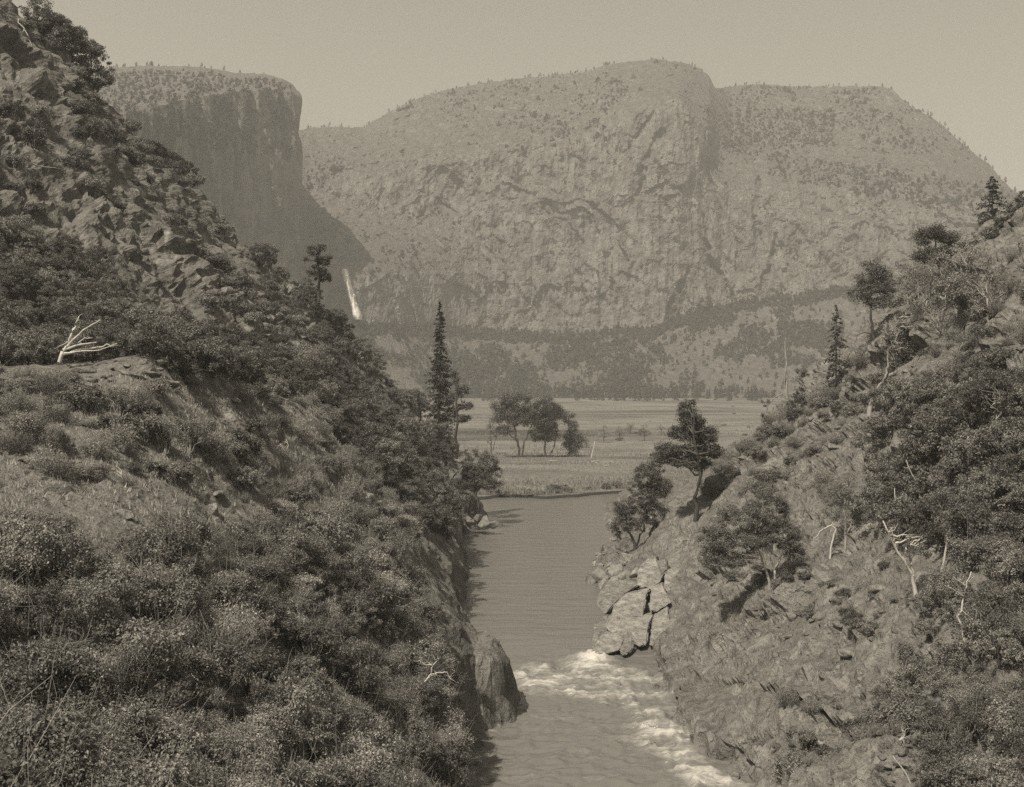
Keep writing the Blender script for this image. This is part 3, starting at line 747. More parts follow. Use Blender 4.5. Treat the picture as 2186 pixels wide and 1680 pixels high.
# --- thicket below the camera on the craggy side
reg = poly([(-400, 1190), (120, 1165), (230, 1215), (300, 1215), (420, 1195), (640, 1160), (760, 1150), (880, 1260), (925, 1350), (945, 1450), (985, 1640), (1000, 2100), (-400, 2600)])
for i, p in enumerate(scatter(bvh_l, h_left, (-48, 2, 22, 150), reg, lambda a, b: .95 + 1.0 * RR.random(), 14000, 1, 430)):
    d = RR.random(); near = p.y < 95
    if d > .9:
        sc_ = RR.uniform(.38, .6)
        place(RR.choice(OAKS + OAKD[:1]), p - Vector((0, 0, .3)), sc_, RR.uniform(0, 6.28), "thicket_oak", zone(p, sc_, .38, .6, "round crowned little oak", Z_THICK), "tree", "little oaks of the near thicket")
    elif d < .56:
        sc_ = RR.uniform(.55, 1.4)
        place(RR.choice(FORE), p - Vector((0, 0, .2)), sc_, RR.uniform(0, 6.28), "thicket_bush", zone(p, sc_, .55, 1.4, "bush with pale glinting leaves", Z_THICK), "bush", "bushes of the near thicket", squash=RR.uniform(.6, 1.35), tilt=(RR.uniform(-.2, .2), RR.uniform(-.2, .2)))
    else:
        sc_ = RR.uniform(.6, 1.5)
        place(RR.choice(FORE_D), p - Vector((0, 0, .2)), sc_, RR.uniform(0, 6.28), "dark_thicket_bush", zone(p, sc_, .6, 1.5, "dark evergreen bush", Z_THICK), "bush", "dark bushes of the near thicket", squash=RR.uniform(.7, 1.45), tilt=(RR.uniform(-.2, .2), RR.uniform(-.2, .2)))
# --- brush on the knoll slope
reg2 = poly([(-300, 815), (120, 815), (300, 830), (460, 815), (560, 860), (700, 935), (830, 1060), (900, 1190), (700, 1160), (420, 1190), (240, 1090), (150, 1060), (80, 1165), (-300, 1190)])
def clear(px, py, x, y, z):
    k = reg2(px, py, x, y, z)
    n = fbm(np.c_[x * .12, y * .08, x * 0], 3, 91)
    return k & (n > -.2) & ~((px > 150) & (px < 340) & (py > 1040) & (py < 1190)) & ~((px < 90) & (py > 960) & (py < 1050))
for i, p in enumerate(scatter(bvh_l, h_left, (-62, -6, 75, 210), clear, lambda a, b: 1.1 + 1.4 * RR.random(), 12000, 2, 300)):
    if RR.random() < .55:
        sc_ = RR.uniform(.5, 1.5)
        place(RR.choice(BRUSH), p, sc_, RR.uniform(0, 6.28), "grey_brush", zone(p, sc_, .5, 1.5, "grey twiggy brush", Z_KN), "brush", "twiggy brush on the knoll slope")
    else:
        sc_ = RR.uniform(.4, 1.2)
        place(RR.choice(ROUND + FORE[1:4]), p - Vector((0, 0, .15)), sc_, RR.uniform(0, 6.28), "round_bush", zone(p, sc_, .4, 1.2, "rounded dark bush", Z_KN), "bush", "round bushes on the knoll slope")
# --- trees clothing the spur that runs down to the rock point
reg3 = poly([(545, 560), (600, 535), (650, 600), (760, 720), (850, 830), (960, 990), (1020, 1060), (960, 1140), (900, 1190), (850, 1110), (760, 1010), (660, 900), (560, 850), (600, 800), (700, 800), (740, 760), (640, 690), (560, 640)])
for i, p in enumerate(scatter(bvh_l, h_left, (-70, 0, 165, 350), lambda px, py, x, y, z: reg3(px, py, x, y, z) | ((y > 300) & (y < 350) & (x < -16) & (x > -62) & (z > 6)), 3.1, 9000, 3, 300)):
    q = RR.random(); s = RR.uniform(.55, 1.0)
    if q < .7:
        place(RR.choice(OAKS), p - Vector((0, 0, .4)), s, RR.uniform(0, 6.28), "spur_oak", zone(p, s, .55, 1.0, "rounded leafy oak", Z_SPUR), "tree", "oaks on the wooded spur")
    else:
        place(RR.choice(OAKD), p - Vector((0, 0, .4)), s, RR.uniform(0, 6.28), "dark_spur_oak", zone(p, s, .55, 1.0, "dark dense oak", Z_SPUR), "tree", "dark oaks on the wooded spur")
# --- trees at the foot of the crag and in its shaded hollow
reg4 = poly([(-200, 560), (120, 520), (230, 620), (260, 720), (560, 760), (620, 820), (540, 845), (330, 830), (250, 800), (-200, 815)])
for i, p in enumerate(scatter(bvh_l, h_left, (-95, -25, 125, 235), reg4, 2.7, 7000, 4, 200)):
    sc_ = RR.uniform(.45, .8)
    place(RR.choice(OAKD if RR.random() < .4 else OAKS), p - Vector((0, 0, .4)), sc_, RR.uniform(0, 6.28), "hollow_oak", zone(p, sc_, .45, .8, "leafy oak", Z_HOL), "tree", "oaks at the crag foot")
# --- scrub on the crag face
reg5 = poly([(-250, 20), (0, 10), (200, 170), (330, 260), (450, 370), (580, 540), (560, 640), (640, 700), (720, 790), (600, 760), (250, 700), (120, 500), (-250, 520)])
def crag_ok(px, py, x, y, z):
    n = fbm(np.c_[x * .045, y * .045, z * .05], 3, 95)
    return reg5(px, py, x, y, z) & ((n > .02) | ((px < 90) & (py > 230)) | ((px > 250) & (px < 420) & (py > 230) & (py < 400)))
for i, p in enumerate(scatter(bvh_l, h_left, (-125, -35, 160, 310), crag_ok, 2.6, 9000, 5, 260)):
    sc_ = RR.uniform(.6, 1.7)
    place(RR.choice(ROUND), p - Vector((0, 0, .3)), sc_, RR.uniform(0, 6.28), "crag_bush", zone(p, sc_, .6, 1.7, "dark scrub bush rooted", Z_CRAG), "bush", "scrub bushes on the crag")
for (px, py, h) in [(85, 60, 75), (110, 75, 60), (130, 95, 65), (160, 130, 85), (185, 140, 85), (200, 150, 70), (150, 100, 60), (395, 300, 45), (370, 300, 40), (340, 265, 30)]:
    p = None; q = py
    while p is None and q < py + 160: p = hit(px, q, bvh_l); q += 6
    if p is not None:
        place(RR.choice(OAKD), p - Vector((0, 0, .6)), h * p.y / F / 7.0 * 1.1, RR.uniform(0, 6.28), "crest_oak", "dark oak on the skyline crest of the crag", "tree", "oaks on the crag crest")

# --- the rocky slope across the river
reg6 = poly([(1880, 960), (1960, 900), (2100, 880), (2400, 860), (2400, 1280), (2100, 1280), (2010, 1240), (1960, 1190), (1890, 1120), (1860, 1040)])
for i, p in enumerate(scatter(bvh_r, h_right, (30, 84, 85, 190), reg6, 2.9, 7000, 6, 160)):
    k = RR.random()
    sc_ = RR.uniform(.55, .95); kd = 'dark dense oak' if k < .35 else 'leafy oak' if k < .75 else 'oak on pale stems'
    place(RR.choice(OAKD if k < .35 else OAKS if k < .75 else OAKP), p - Vector((0, 0, .4)), sc_, RR.uniform(0, 6.28), "slope_oak", zone(p, sc_, .55, .95, kd, Z_GR), "tree", "oaks of the slope grove")
reg7 = poly([(1990, 1300), (2080, 1290), (2400, 1280), (2400, 2100), (2030, 1960), (1990, 1720), (1960, 1600), (1880, 1560), (1885, 1460), (1960, 1400)])
for i, p in enumerate(scatter(bvh_r, h_right, (22, 62, 45, 130), reg7, 1.9, 8000, 7, 220)):
    k = RR.random()
    if k < .75:
        sc_ = RR.uniform(.8, 1.5)
        place(RR.choice(FORE_D if k < .5 else FORE), p - Vector((0, 0, .2)), sc_, RR.uniform(0, 6.28), "bank_bush", zone(p, sc_, .8, 1.5, 'dark evergreen bush' if k < .5 else 'bush with pale leaves', Z_GU), "bush", "bushes beside the rubble gully")
    else:
        place(RR.choice(OAKS), p - Vector((0, 0, .3)), RR.uniform(.35, .55), RR.uniform(0, 6.28), "bank_oak", "small leafy oak standing in the thicket beside the rubble gully", "tree", "small oaks beside the rubble gully")
reg8 = poly([(1560, 985), (1650, 930), (1760, 860), (1880, 780), (1980, 700), (2100, 590), (2400, 420), (2400, 880), (2090, 890), (1940, 920), (1860, 1000), (1740, 1040), (1600, 1080), (1500, 1090)])
def r8(px, py, x, y, z):
    n = fbm(np.c_[x * .06, y * .05, z * .06], 3, 97)
    return reg8(px, py, x, y, z) & (n > -.02)
for i, p in enumerate(scatter(bvh_r, h_right, (30, 90, 120, 275), r8, 2.3, 8000, 8, 220)):
    k = RR.random()
    if k < .6: place(RR.choice(BRUSH), p, RR.uniform(.7, 1.8), RR.uniform(0, 6.28), "slope_brush", "grey twiggy brush on the open rocky slope below the leaning trunks", "brush", "twiggy brush on the rocky slope")
    else: place(RR.choice(ROUND), p - Vector((0, 0, .2)), RR.uniform(.6, 1.3), RR.uniform(0, 6.28), "slope_bush", "rounded dark bush on the open rocky slope below the leaning trunks", "bush", "round bushes on the rocky slope")
# brush low on the rock apron
reg9 = poly([(1560, 1660), (1640, 1540), (1760, 1480), (1900, 1520), (1990, 1640), (1900, 1700)])
for i, p in enumerate(scatter(bvh_r, h_right, (20, 40, 75, 135), reg9, lambda a, b: 1.0 + 2.5 * RR.random(), 4000, 9, 46)):
    place(RR.choice(BRUSH + ROUND[:1]), p, RR.choice([.25, .35, .5, .8, 1.0]) * RR.uniform(.7, 1.2), RR.uniform(0, 6.28), "ledge_brush", "low brush growing along the ledges of the rock apron above the rapids", "brush", "low brush on the rock apron")
reg10 = poly([(1560, 1250), (1750, 1230), (1900, 1250), (1960, 1330), (1850, 1380), (1700, 1300)])
for i, p in enumerate(scatter(bvh_r, h_right, (22, 48, 110, 190), reg10, lambda a, b: 1.4 + 3 * RR.random(), 3000, 10, 40)):
    place(RR.choice(ROUND), p - Vector((0, 0, .2)), RR.uniform(.35, .75), RR.uniform(0, 6.28), "apron_bush", "small bush at the foot of the pale trunks on the rock apron", "bush", "small bushes on the rock apron")
# thin crowned trees along the crest of the rocky slope
THIN = [oak_proto(640 + i, 8.0, 3.4, 46, 26, .26, M_leaf_b, M_twig, trunks=2, low=.3) for i in range(3)]
for i, p in enumerate(scatter(bvh_r, h_right, (45, 90, 150, 250), poly([(1900, 760), (1940, 700), (2000, 650), (2090, 590), (2120, 640), (2060, 720), (1980, 770)]), 4.2, 4000, 12, 20)):
    sc_ = RR.uniform(.6, 1.15)
    place(RR.choice(THIN + OAKS[:1]), p - Vector((0, 0, .3)), sc_, RR.uniform(0, 6.28), "thin_oak", ("large " if sc_ > .95 else "small " if sc_ < .75 else "") + "thin crowned grey tree on the slope crest around the leaning trunk", "tree", "thin trees on the slope crest")
# ------------------------------------------------------------------ single trees traced from the survey
def thing(name, label, cat, loc, group=None):
    r = bpy.data.objects.new(name, None); COL.objects.link(r); r.location = loc; r.empty_display_size = .5
    r['label'] = label; r['category'] = cat
    if group: r['group'] = group
    return r
def U(sc, ox, oy):                      # survey notes were made on enlarged details
    return lambda l: [(ox + u * sc, oy + v_ * sc) for u, v_ in l]
def lines3(polys, Y, base, R, jit=.03):
    out = []
    for pts in polys:
        pts = np.array([P(a, b, Y) for a, b in pts]); L = np.linalg.norm(pts[-1] - pts[0])
        dy = np.cumsum(R.normal(0, jit * L, len(pts))); pts[:, 1] += dy - dy[0]
        # subdivide with a little wander
        t = np.arange(len(pts)); tt = np.linspace(0, len(pts) - 1, (len(pts) - 1) * 3 + 1)
        q = np.stack([np.interp(tt, t, pts[:, k]) for k in range(3)], -1)
        q[1:-1] += R.normal(0, .012 * L, (len(q) - 2, 3)); out.append(q - base)
    return out
def traced_tree(name, label, cat, Y, trunks, ells, nclump, per, leaf, clump, lm, bm, group=None, seed=1, limbs=18, flat=.7, bvh=None, anchor=True, twigs=0, jit=.03):
    """trunks: [(points, r0, r1)] in survey units; ells: crown masses (cx, cy, rx, ry)"""
    R = np.random.default_rng(seed)
    b0 = trunks[0][0][0]; base = P(b0[0], b0[1], Y)
    if bvh is not None:
        h = hit(b0[0], b0[1], bvh)
        if h is not None and abs(h.y - Y) < 45: Y = h.y; base = np.array(h)
    u = Y / F
    root = thing(name, label, cat, Vector(base), group)
    T = Geo(); G = Geo(); B = Geo()
    tl_ = lines3([t[0] for t in trunks], Y, base, R, jit)
    for q, (pts, r0, r1) in zip(tl_, trunks):
        q2 = q.copy()
        if q is tl_[0] and anchor: q2[0] -= np.array([0, 0, .5])
        T.tube(q2, np.linspace(r0, r1, len(q)) * u, 6)
        for k in range(twigs):
            i = R.integers(len(q) // 3, len(q)); L = u * R.uniform(8, 26)
            e_ = q[i] + R.normal(0, 1, 3) * np.array([1, 1, .6]) * L * .6 + np.array([0, 0, .35 * L])
            B.tube(wiggle(q[i], e_, 5, .09, R), np.linspace(.7, .2, 5) * u * max(r1, .7), 4)
    allp = np.concatenate(tl_)
    if ells:
        ar = np.array([e_[2] * e_[3] for e_ in ells], float); ar /= ar.sum()
        leaf *= .72; nclump = int(nclump * 1.7)
        for k in range(nclump):
            cx, cy, rx, ry = ells[R.choice(len(ells), p=ar)]
            d = R.normal(0, 1, 3); d /= np.linalg.norm(d); d *= R.uniform(.25, 1) ** .5
            c = P(cx, cy, Y) - base + np.array([d[0] * rx * u, d[1] * rx * u * .85, d[2] * ry * u])
            pp, dd = clump_points(R, int(per * R.uniform(.7, 1.6)), clump * u * R.uniform(.6, 1.35), flat, .62)
            G.add(*leaves(c + pp, dd * .6 + d * .3 + np.array([0, 0, .4]), leaf, R))
            if k < limbs:
                dist = np.linalg.norm((allp - c) * np.array([1, 1, 1.6]), axis=1) + np.where(allp[:, 2] > c[2], 2.0, 0)
                st = allp[np.argmin(dist)]
                B.tube(wiggle(st, c, 5, .07, R), np.linspace(.45, .12, 5) * u * trunks[0][1], 4)
        link("crown", G.mesh(name + "_crown", lm, False), root)
    link("trunk", T.mesh(name + "_trunk", bm), root)
    if B.v: link("limbs", B.mesh(name + "_limbs", bm), root, kind='stuff')
    return root
def conifer(name, label, px, Y, py_top, radius_px, whorls, per, needle, shape, bvh, seed, lm=M_needle, sink=0, py_base=None, **kw):
    R = np.random.default_rng(seed); u = Y / F
    x = (px - CX) * u
    h = drop(bvh, x, Y) if bvh is not None else Vector((x, Y, 1.5))
    base = h if py_base is None else Vector(P(px, py_base, Y))
    H = CAMZ - (py_top - HY) * u - base.z
    root = thing(name, label, "tree", base, kw.pop('group', None))
    G, T = conifer_geo(R, H, radius_px * u, whorls, per, needle, shape, **kw)
    link("crown", G.mesh(name + "_crown", lm, False), root); link("trunk", T.mesh(name + "_trunk", M_bark), root)
    return root

conifer("spire_fir", "tall dark spire shaped fir rising above the wooded spur", 938, 336, 640, 44, 62, 30, .62, lambda t: min(1, (1 - t) * 1.55 + .05) * (.85 + .15 * math.sin(t * 23)), bvh_l, 2, droop=.2, start=.2, nb=(6, 10), wood_r=.011)
traced_tree("ragged_pine", "ragged open pine with a bare lower trunk beside the spire shaped fir", "tree", 330, [([(974, 975), (973, 920), (975, 850), (974, 790)], 4, 1.2)],
            [(973, 806, 10, 16), (984, 835, 20, 14), (962, 850, 18, 13), (988, 868, 22, 12), (965, 880, 18, 12), (992, 893, 16, 7), (958, 905, 12, 8)], 46, 70, .5, 8, M_needle, M_bark, seed=5, bvh=None)
traced_tree("ridge_pine", "dark pine breaking the crest of the spur beside the waterfall", "tree", 313, [([(680, 640), (679, 580), (677, 520)], 3.5, 1)],
            [(678, 530, 20, 14), (668, 552, 20, 10), (690, 556, 20, 12), (676, 580, 24, 12), (692, 592, 20, 10)], 40, 70, .5, 8, M_needle, M_bark, seed=6)
conifer("layered_fir", "small layered fir with drooping boughs beside the bleached spire snag", 1784, 224, 650, 42, 22, 28, .42, lambda t: (1.02 - t) ** .8, bvh_r, 7, droop=.32, start=.1, nb=(6, 9), wood_r=.011, gap=.08)
conifer("crest_fir", "hazy upright fir standing behind the crest of the rocky slope", 2118, 262, 376, 36, 30, 24, .5, lambda t: min(1, (1 - t) * 1.9 + .12), bvh_r, 8, droop=.22, start=.15, nb=(5, 9))
z3 = U(.2343, 938.9, 810.8)
traced_tree("meadow_oak", "broad spreading oak with arching limbs standing on the meadow", "tree", 572, [(z3([(728, 755), (715, 640), (690, 520), (650, 360), (600, 260)]), 3.6, 1), (z3([(745, 700), (770, 560), (830, 430), (860, 330)]), 2.4, .8), (z3([(700, 560), (620, 480), (560, 480)]), 1.4, .5)],
            [(1090, 850, 26, 14), (1068, 868, 24, 14), (1112, 862, 26, 20), (1062, 890, 18, 10), (1098, 893, 24, 16), (1075, 918, 18, 10), (1125, 890, 20, 20)], 125, 95, .8, 11.5, M_leaf_d, M_bark, seed=9, limbs=30)
traced_tree("meadow_oak", "dense upright oak with twin stems beside the spreading meadow oak", "tree", 572, [(z3([(960, 765), (955, 640), (960, 480), (950, 340)]), 3, 1), (z3([(975, 750), (1040, 610), (1070, 450)]), 2, .7)],
            [(1160, 870, 30, 20), (1180, 880, 24, 18), (1160, 900, 30, 22), (1172, 925, 24, 18), (1150, 930, 18, 16)], 112, 95, .8, 11.5, M_leaf_d, M_bark, seed=10, limbs=20)
traced_tree("meadow_oak", "narrow drooping oak beyond the twin stemmed meadow oak", "tree", 580, [(z3([(1190, 745), (1175, 660), (1180, 480), (1170, 330)]), 2, .7)],
            [(1212, 888, 12, 16), (1220, 910, 14, 16), (1214, 940, 14, 20), (1222, 965, 12, 12), (1235, 940, 10, 20)], 66, 75, .7, 10, M_leaf_d, M_bark, seed=11, limbs=12)
traced_tree("meadow_sapling", "slender sapling with two thin stems before the spreading meadow oak", "tree", 600, [(z3([(465, 655), (465, 560), (460, 450)]), 1.6, .5), (z3([(480, 650), (500, 560), (520, 480)]), 1, .4)], [(1047, 912, 9, 16), (1057, 925, 8, 14), (1042, 935, 8, 10)], 22, 40, .6, 6, M_leaf_b, M_bark, seed=12, limbs=8)
for k, (px, py, h) in enumerate([(1288, 951, 48), (1321, 947, 42), (1374, 945, 42), (1250, 962, 30), (1410, 935, 34), (1345, 930, 26)]):
    traced_tree("meadow_sapling", "thin grey sapling standing alone on the open meadow", "tree", 42 * 0 + 40 * F / (py - 800), [([(px, py), (px + 1, py - h * .5), (px - 1, py - h * .9)], 1.1, .4)],
                [(px, py - h * .75, 9, h * .22), (px + 6, py - h * .5, 8, h * .18), (px - 6, py - h * .5, 7, h * .2)], 18, 28, .6, 6, M_leaf_b, M_bark, "thin saplings on the meadow", seed=30 + k, limbs=10)
traced_tree("point_oak", "oak leaning on a pale crooked trunk out over the rock point", "tree", 328, [(z3([(215, 1180), (260, 1110), (305, 1050), (325, 970), (360, 880)]), 5, 2)],
            [(1040, 985, 28, 22), (1055, 1010, 20, 20), (1015, 985, 26, 24), (1058, 1040, 14, 16), (1000, 1010, 26, 24), (1040, 1025, 22, 20), (985, 1040, 22, 18)], 90, 80, .45, 9, M_leaf_d, M_bark_p, seed=13, limbs=22)
traced_tree("bank_pine", "tall pine with a bare dark trunk on the rocky slope beside the river", "tree", 228, [([(1482, 1112), (1483, 1070), (1488, 1010), (1480, 950), (1468, 862)], 5.5, 1.2)],
            [(1465, 872, 20, 24), (1476, 902, 30, 22), (1452, 925, 26, 16), (1500, 930, 32, 20), (1425, 962, 28, 16), (1470, 965, 34, 18), (1515, 962, 30, 16), (1490, 992, 28, 12), (1440, 985, 26, 12)], 210, 74, .40, 12, M_needle2, M_bark, seed=14, bvh=bvh_r, limbs=40)
traced_tree("waterside_oak", "dark spreading oak on the pale rocks at the water's edge", "tree", 243, [([(1356, 1174), (1352, 1155), (1340, 1132), (1335, 1100)], 4.2, 1.5), ([(1358, 1165), (1372, 1130), (1385, 1080), (1390, 1020)], 2.8, 1)],
            [(1325, 1125, 30, 16), (1350, 1108, 36, 26), (1330, 1085, 24, 18), (1372, 1060, 34, 34), (1385, 1015, 34, 30), (1408, 975, 22, 18), (1398, 1095, 28, 26), (1410, 1040, 26, 24)], 210, 90, .32, 9.5, M_leaf_d, M_bark, seed=15, bvh=bvh_r, limbs=26)
z4 = U(.2032, 1621.7, 597.5)
traced_tree("spire_snag", "bleached dead spire with one leafy side branch on the slope crest", "tree", 232, [(z4([(280, 1370), (278, 1100), (275, 850), (281, 605)]), 4.6, .5), (z4([(262, 1200), (258, 1050), (262, 930)]), 1.8, .7), (z4([(300, 950), (370, 955), (430, 1000), (425, 1110)]), 1.2, .5), (z4([(235, 1195), (150, 1235), (85, 1310), (70, 1400)]), 1.5, .6), (z4([(240, 1200), (150, 1310), (110, 1450)]), 1.1, .5), (z4([(290, 1050), (345, 1050), (340, 1080)]), .9, .4)],
            [z4([(430, 960)])[0] + (14, 6), z4([(470, 990)])[0] + (9, 6), z4([(55, 1290)])[0] + (11, 8), z4([(45, 1430)])[0] + (10, 5)], 26, 40, .3, 5, M_leaf_d, M_twig, seed=16, limbs=0, twigs=3)
traced_tree("snag_foot_bush", "dense bush at the foot of the bleached spire snag", "bush", 231, [(z4([(390, 1390), (395, 1300), (400, 1240)]), 1.5, .6)], [z4([(390, 1290)])[0] + (22, 20), z4([(430, 1200)])[0] + (14, 16)], 34, 60, .28, 6, M_leaf_d, M_bark, seed=17, bvh=bvh_r)
traced_tree("crest_pine", "open crowned pine with a crooked bare bough below its crown on the slope crest", "tree", 220, [(z4([(1215, 960), (1195, 800), (1185, 560), (1150, 330), (1140, 120), (1180, -20), (1190, -140)]), 4.2, 1.1), (z4([(1160, 560), (1080, 555), (1020, 580), (1000, 650)]), 1.3, .5), (z4([(1185, 560), (1140, 450)]), 1.1, .4), (z4([(1185, 570), (1240, 500), (1280, 470)]), 1.1, .4)],
            [(1862, 566, 24, 14), (1880, 585, 26, 16), (1845, 592, 24, 14), (1893, 612, 26, 16), (1858, 615, 30, 14), (1832, 628, 26, 12), (1905, 640, 24, 14), (1870, 645, 30, 12)], 150, 60, .36, 12.5, M_needle2, M_bark, seed=18, bvh=None, limbs=36, twigs=2)
traced_tree("leaning_trunk_tree", "big leaning trunk with a tangle of bare boughs on the slope crest", "tree", 205, [(z4([(1140, 1430), (1200, 1270), (1270, 1100), (1390, 985), (1500, 930), (1600, 900), (1700, 790)]), 6, 2), (z4([(1270, 1100), (1335, 980), (1340, 860), (1365, 700), (1350, 540)]), 3.4, .8), (z4([(1420, 650), (1470, 500), (1515, 400), (1532, 290)]), 1.6, .6), (z4([(1360, 730), (1420, 650)]), 2, 1.4), (z4([(1600, 900), (1640, 940), (1665, 990)]), 1.6, .6), (z4([(1490, 940), (1380, 900), (1345, 850)]), 1.3, .6), (z4([(1600, 900), (1660, 640), (1730, 320)]), 1.8, .5), (z4([(1390, 1020), (1440, 1080)]), .8, .4)],
            [(1935, 700, 55, 40), (1905, 730, 45, 30), (1975, 690, 40, 45), (1960, 750, 40, 25)], 60, 26, .25, 12, M_leaf_b, M_twig, seed=19, bvh=bvh_r, limbs=40, twigs=9)
traced_tree("broken_trunk_tree", "thick dark broken trunk leaning beside the layered fir", "tree", 217, [(z4([(975, 1090), (1045, 950), (1085, 810), (1130, 720)]), 5, 3), (z4([(985, 1080), (900, 1060), (870, 1090)]), 1, .4)], [], 0, 0, 0, 0, None, M_bark, seed=20, bvh=bvh_r, twigs=3)
traced_tree("twin_crest_pine", "full dark pine with several crown lobes near the top of the rocky slope", "tree", 205, [([(2004, 705), (2003, 640), (2000, 560), (1995, 490)], 4.5, 1.2), ([(2003, 620), (2025, 570), (2030, 510)], 2.5, .8)],
            [(1972, 505, 16, 20), (1998, 492, 18, 16), (2024, 510, 22, 18), (1975, 545, 26, 18), (2010, 545, 28, 22), (2042, 555, 26, 18), (1960, 588, 20, 10), (2005, 592, 34, 16), (2050, 600, 24, 16), (2030, 640, 28, 18)], 210, 68, .36, 13.5, M_needle2, M_bark, seed=21, bvh=None, limbs=36)
for k, (px, py, rx, ry) in enumerate([(2170, 455, 26, 26), (2140, 480, 24, 20), (2185, 430, 20, 22), (2075, 530, 30, 20), (2110, 500, 24, 16)]):
    traced_tree("crest_bush", "dark bush along the upper crest of the rocky slope beside the hazy fir", "bush", 190, [([(px, py + ry), (px + 2, py + ry * .3), (px, py - ry * .3)], 1.6, .6)], [(px, py, rx, ry)], 26, 60, .33, 8, M_leaf_d, M_bark, "bushes on the upper crest", seed=50 + k, limbs=6)
z6 = U(.5426, 1331.5, 768.0)
traced_tree("pale_stem_oak", "wide dark oak clump on several pale forking stems above the rock apron", "tree", 160, [(z6([(572, 890), (560, 840), (540, 780), (525, 740)]), 3.4, 1.6), (z6([(590, 885), (592, 830), (610, 790), (630, 740)]), 3.4, 1.6), (z6([(592, 830), (575, 780), (580, 740)]), 2, 1)],
            [(1530, 1150, 46, 30), (1580, 1105, 56, 30), (1640, 1085, 46, 34), (1600, 1150, 56, 30), (1665, 1140, 44, 30), (1530, 1190, 36, 24), (1700, 1180, 26, 22), (1560, 1195, 40, 16)], 260, 100, .25, 12, M_leaf_d, M_bark_p, seed=22, bvh=bvh_r, limbs=30)
traced_tree("grey_thin_oak", "thin grey leaved tree with upright pale stems behind the wide dark oak", "tree", 168, [(z6([(868, 745), (870, 650), (862, 560), (830, 520)]), 3, 1), (z6([(872, 720), (900, 620), (935, 530)]), 2.2, .8), (z6([(862, 600), (880, 540), (885, 490)]), 1.4, .6)],
            [(1770, 1050, 40, 24), (1810, 1040, 44, 28), (1840, 1075, 30, 26), (1790, 1090, 36, 20)], 90, 70, .2, 12, M_leaf_b, M_bark_p, seed=23, bvh=bvh_r, limbs=26, twigs=5)
traced_tree("hooked_snag", "small bleached snag hooked over at the top beside the thin grey tree", "snag", 164, [(z6([(808, 785), (818, 720), (832, 665), (815, 650), (780, 665), (748, 700)]), 2.6, .7), (z6([(832, 668), (820, 640)]), 1, .5)], [], 0, 0, 0, 0, None, M_bark_w, seed=24, bvh=bvh_r, twigs=7)
traced_tree("forked_pale_tree", "tall pale forked trunk leaning out of the slope grove", "tree", 126, [(z6([(1150, 935), (1135, 845), (1075, 755), (1010, 630)]), 5.2, 1.4), (z6([(1138, 850), (1128, 790), (1112, 750)]), 3.2, 1.8), (z6([(1075, 755), (1050, 660)]), 1.2, .6)], [(1935, 1170, 30, 16), (1960, 1155, 30, 20)], 14, 60, .2, 9, M_leaf_d, M_bark_w, seed=25, bvh=bvh_r, twigs=7)
for k, (l, lab) in enumerate([([(1240, 865), (1262, 770), (1280, 660)], "straight pale trunk standing at the shaded edge of the slope grove"), ([(1080, 665), (1072, 580), (1065, 500)], "short pale stem at the top edge of the slope grove"),
                              ([(1116, 665), (1118, 560), (1110, 530)], "stubby pale stem between two longer ones in the slope grove"), ([(1150, 655), (1168, 590), (1150, 480), (1112, 395)], "long curving bare stem rising over the slope grove")]):
    traced_tree("pale_snag", lab, "snag", 140, [(z6(l), 3.6 - .5 * k, .8)], [], 0, 0, 0, 0, None, M_bark_w, seed=70 + k, bvh=bvh_r, twigs=4)
traced_tree("crooked_snag", "tall crooked bleached snag standing clear of the thicket", "snag", 112, [(z6([(1382, 1205), (1352, 1130), (1322, 1065), (1318, 980), (1350, 890), (1368, 835)]), 4, .9), (z6([(1335, 930), (1290, 900)]), 1, .5), (z6([(1350, 890), (1300, 860)]), .9, .4)], [], 0, 0, 0, 0, None, M_bark_w, seed=26, bvh=bvh_r, twigs=9)
traced_tree("gully_snag", "bleached stick rising from the rubble gully", "snag", 90, [(z6([(1140, 1690), (1105, 1615), (1060, 1560)]), 2.6, .8)], [], 0, 0, 0, 0, None, M_bark_w, seed=27, bvh=bvh_r, twigs=2)
z1 = U(.508, 0, 0)
traced_tree("fallen_bleached_tree", "fallen bleached tree with claw like branches on the rock knoll", "snag", 119, [(z1([(250, 1500), (268, 1470), (295, 1425), (318, 1370), (332, 1330)]), 4.5, 1), (z1([(285, 1455), (320, 1415), (370, 1375), (428, 1345)]), 3, .8), (z1([(265, 1470), (340, 1448), (405, 1440)]), 3, .9), (z1([(262, 1485), (340, 1470), (430, 1455), (488, 1443)]), 3.2, .9), (z1([(262, 1492), (350, 1474), (420, 1470), (486, 1452)]), 2.2, .7), (z1([(300, 1425), (280, 1440), (235, 1462)]), 1.6, .5), (z1([(330, 1440), (355, 1420), (390, 1420)]), 1.3, .5)],
            [], 0, 0, 0, 0, None, M_bark_w, seed=28, bvh=None, twigs=5)
z5 = U(.2377, 512.0, 1109.6)
traced_tree("branching_snag", "white branching snag leaning out of the thicket before the dark riverside cliff", "snag", 112, [(z5([(1600, 1500), (1660, 1450), (1715, 1390), (1730, 1310), (1715, 1300)]), 2.4, 1.1), (z5([(1730, 1310), (1785, 1250), (1770, 1230)]), 1.2, .5), (z5([(1718, 1390), (1790, 1370), (1860, 1375), (1890, 1430), (1940, 1465)]), 1.6, .5), (z5([(1715, 1300), (1660, 1300), (1620, 1260)]), 1, .4), (z5([(1605, 1500), (1650, 1525), (1685, 1560)]), 1.6, .7), (z5([(1612, 1490), (1600, 1440)]), 1, .5)], [], 0, 0, 0, 0, None, M_bark_w, seed=29, bvh=None, anchor=False, twigs=4)
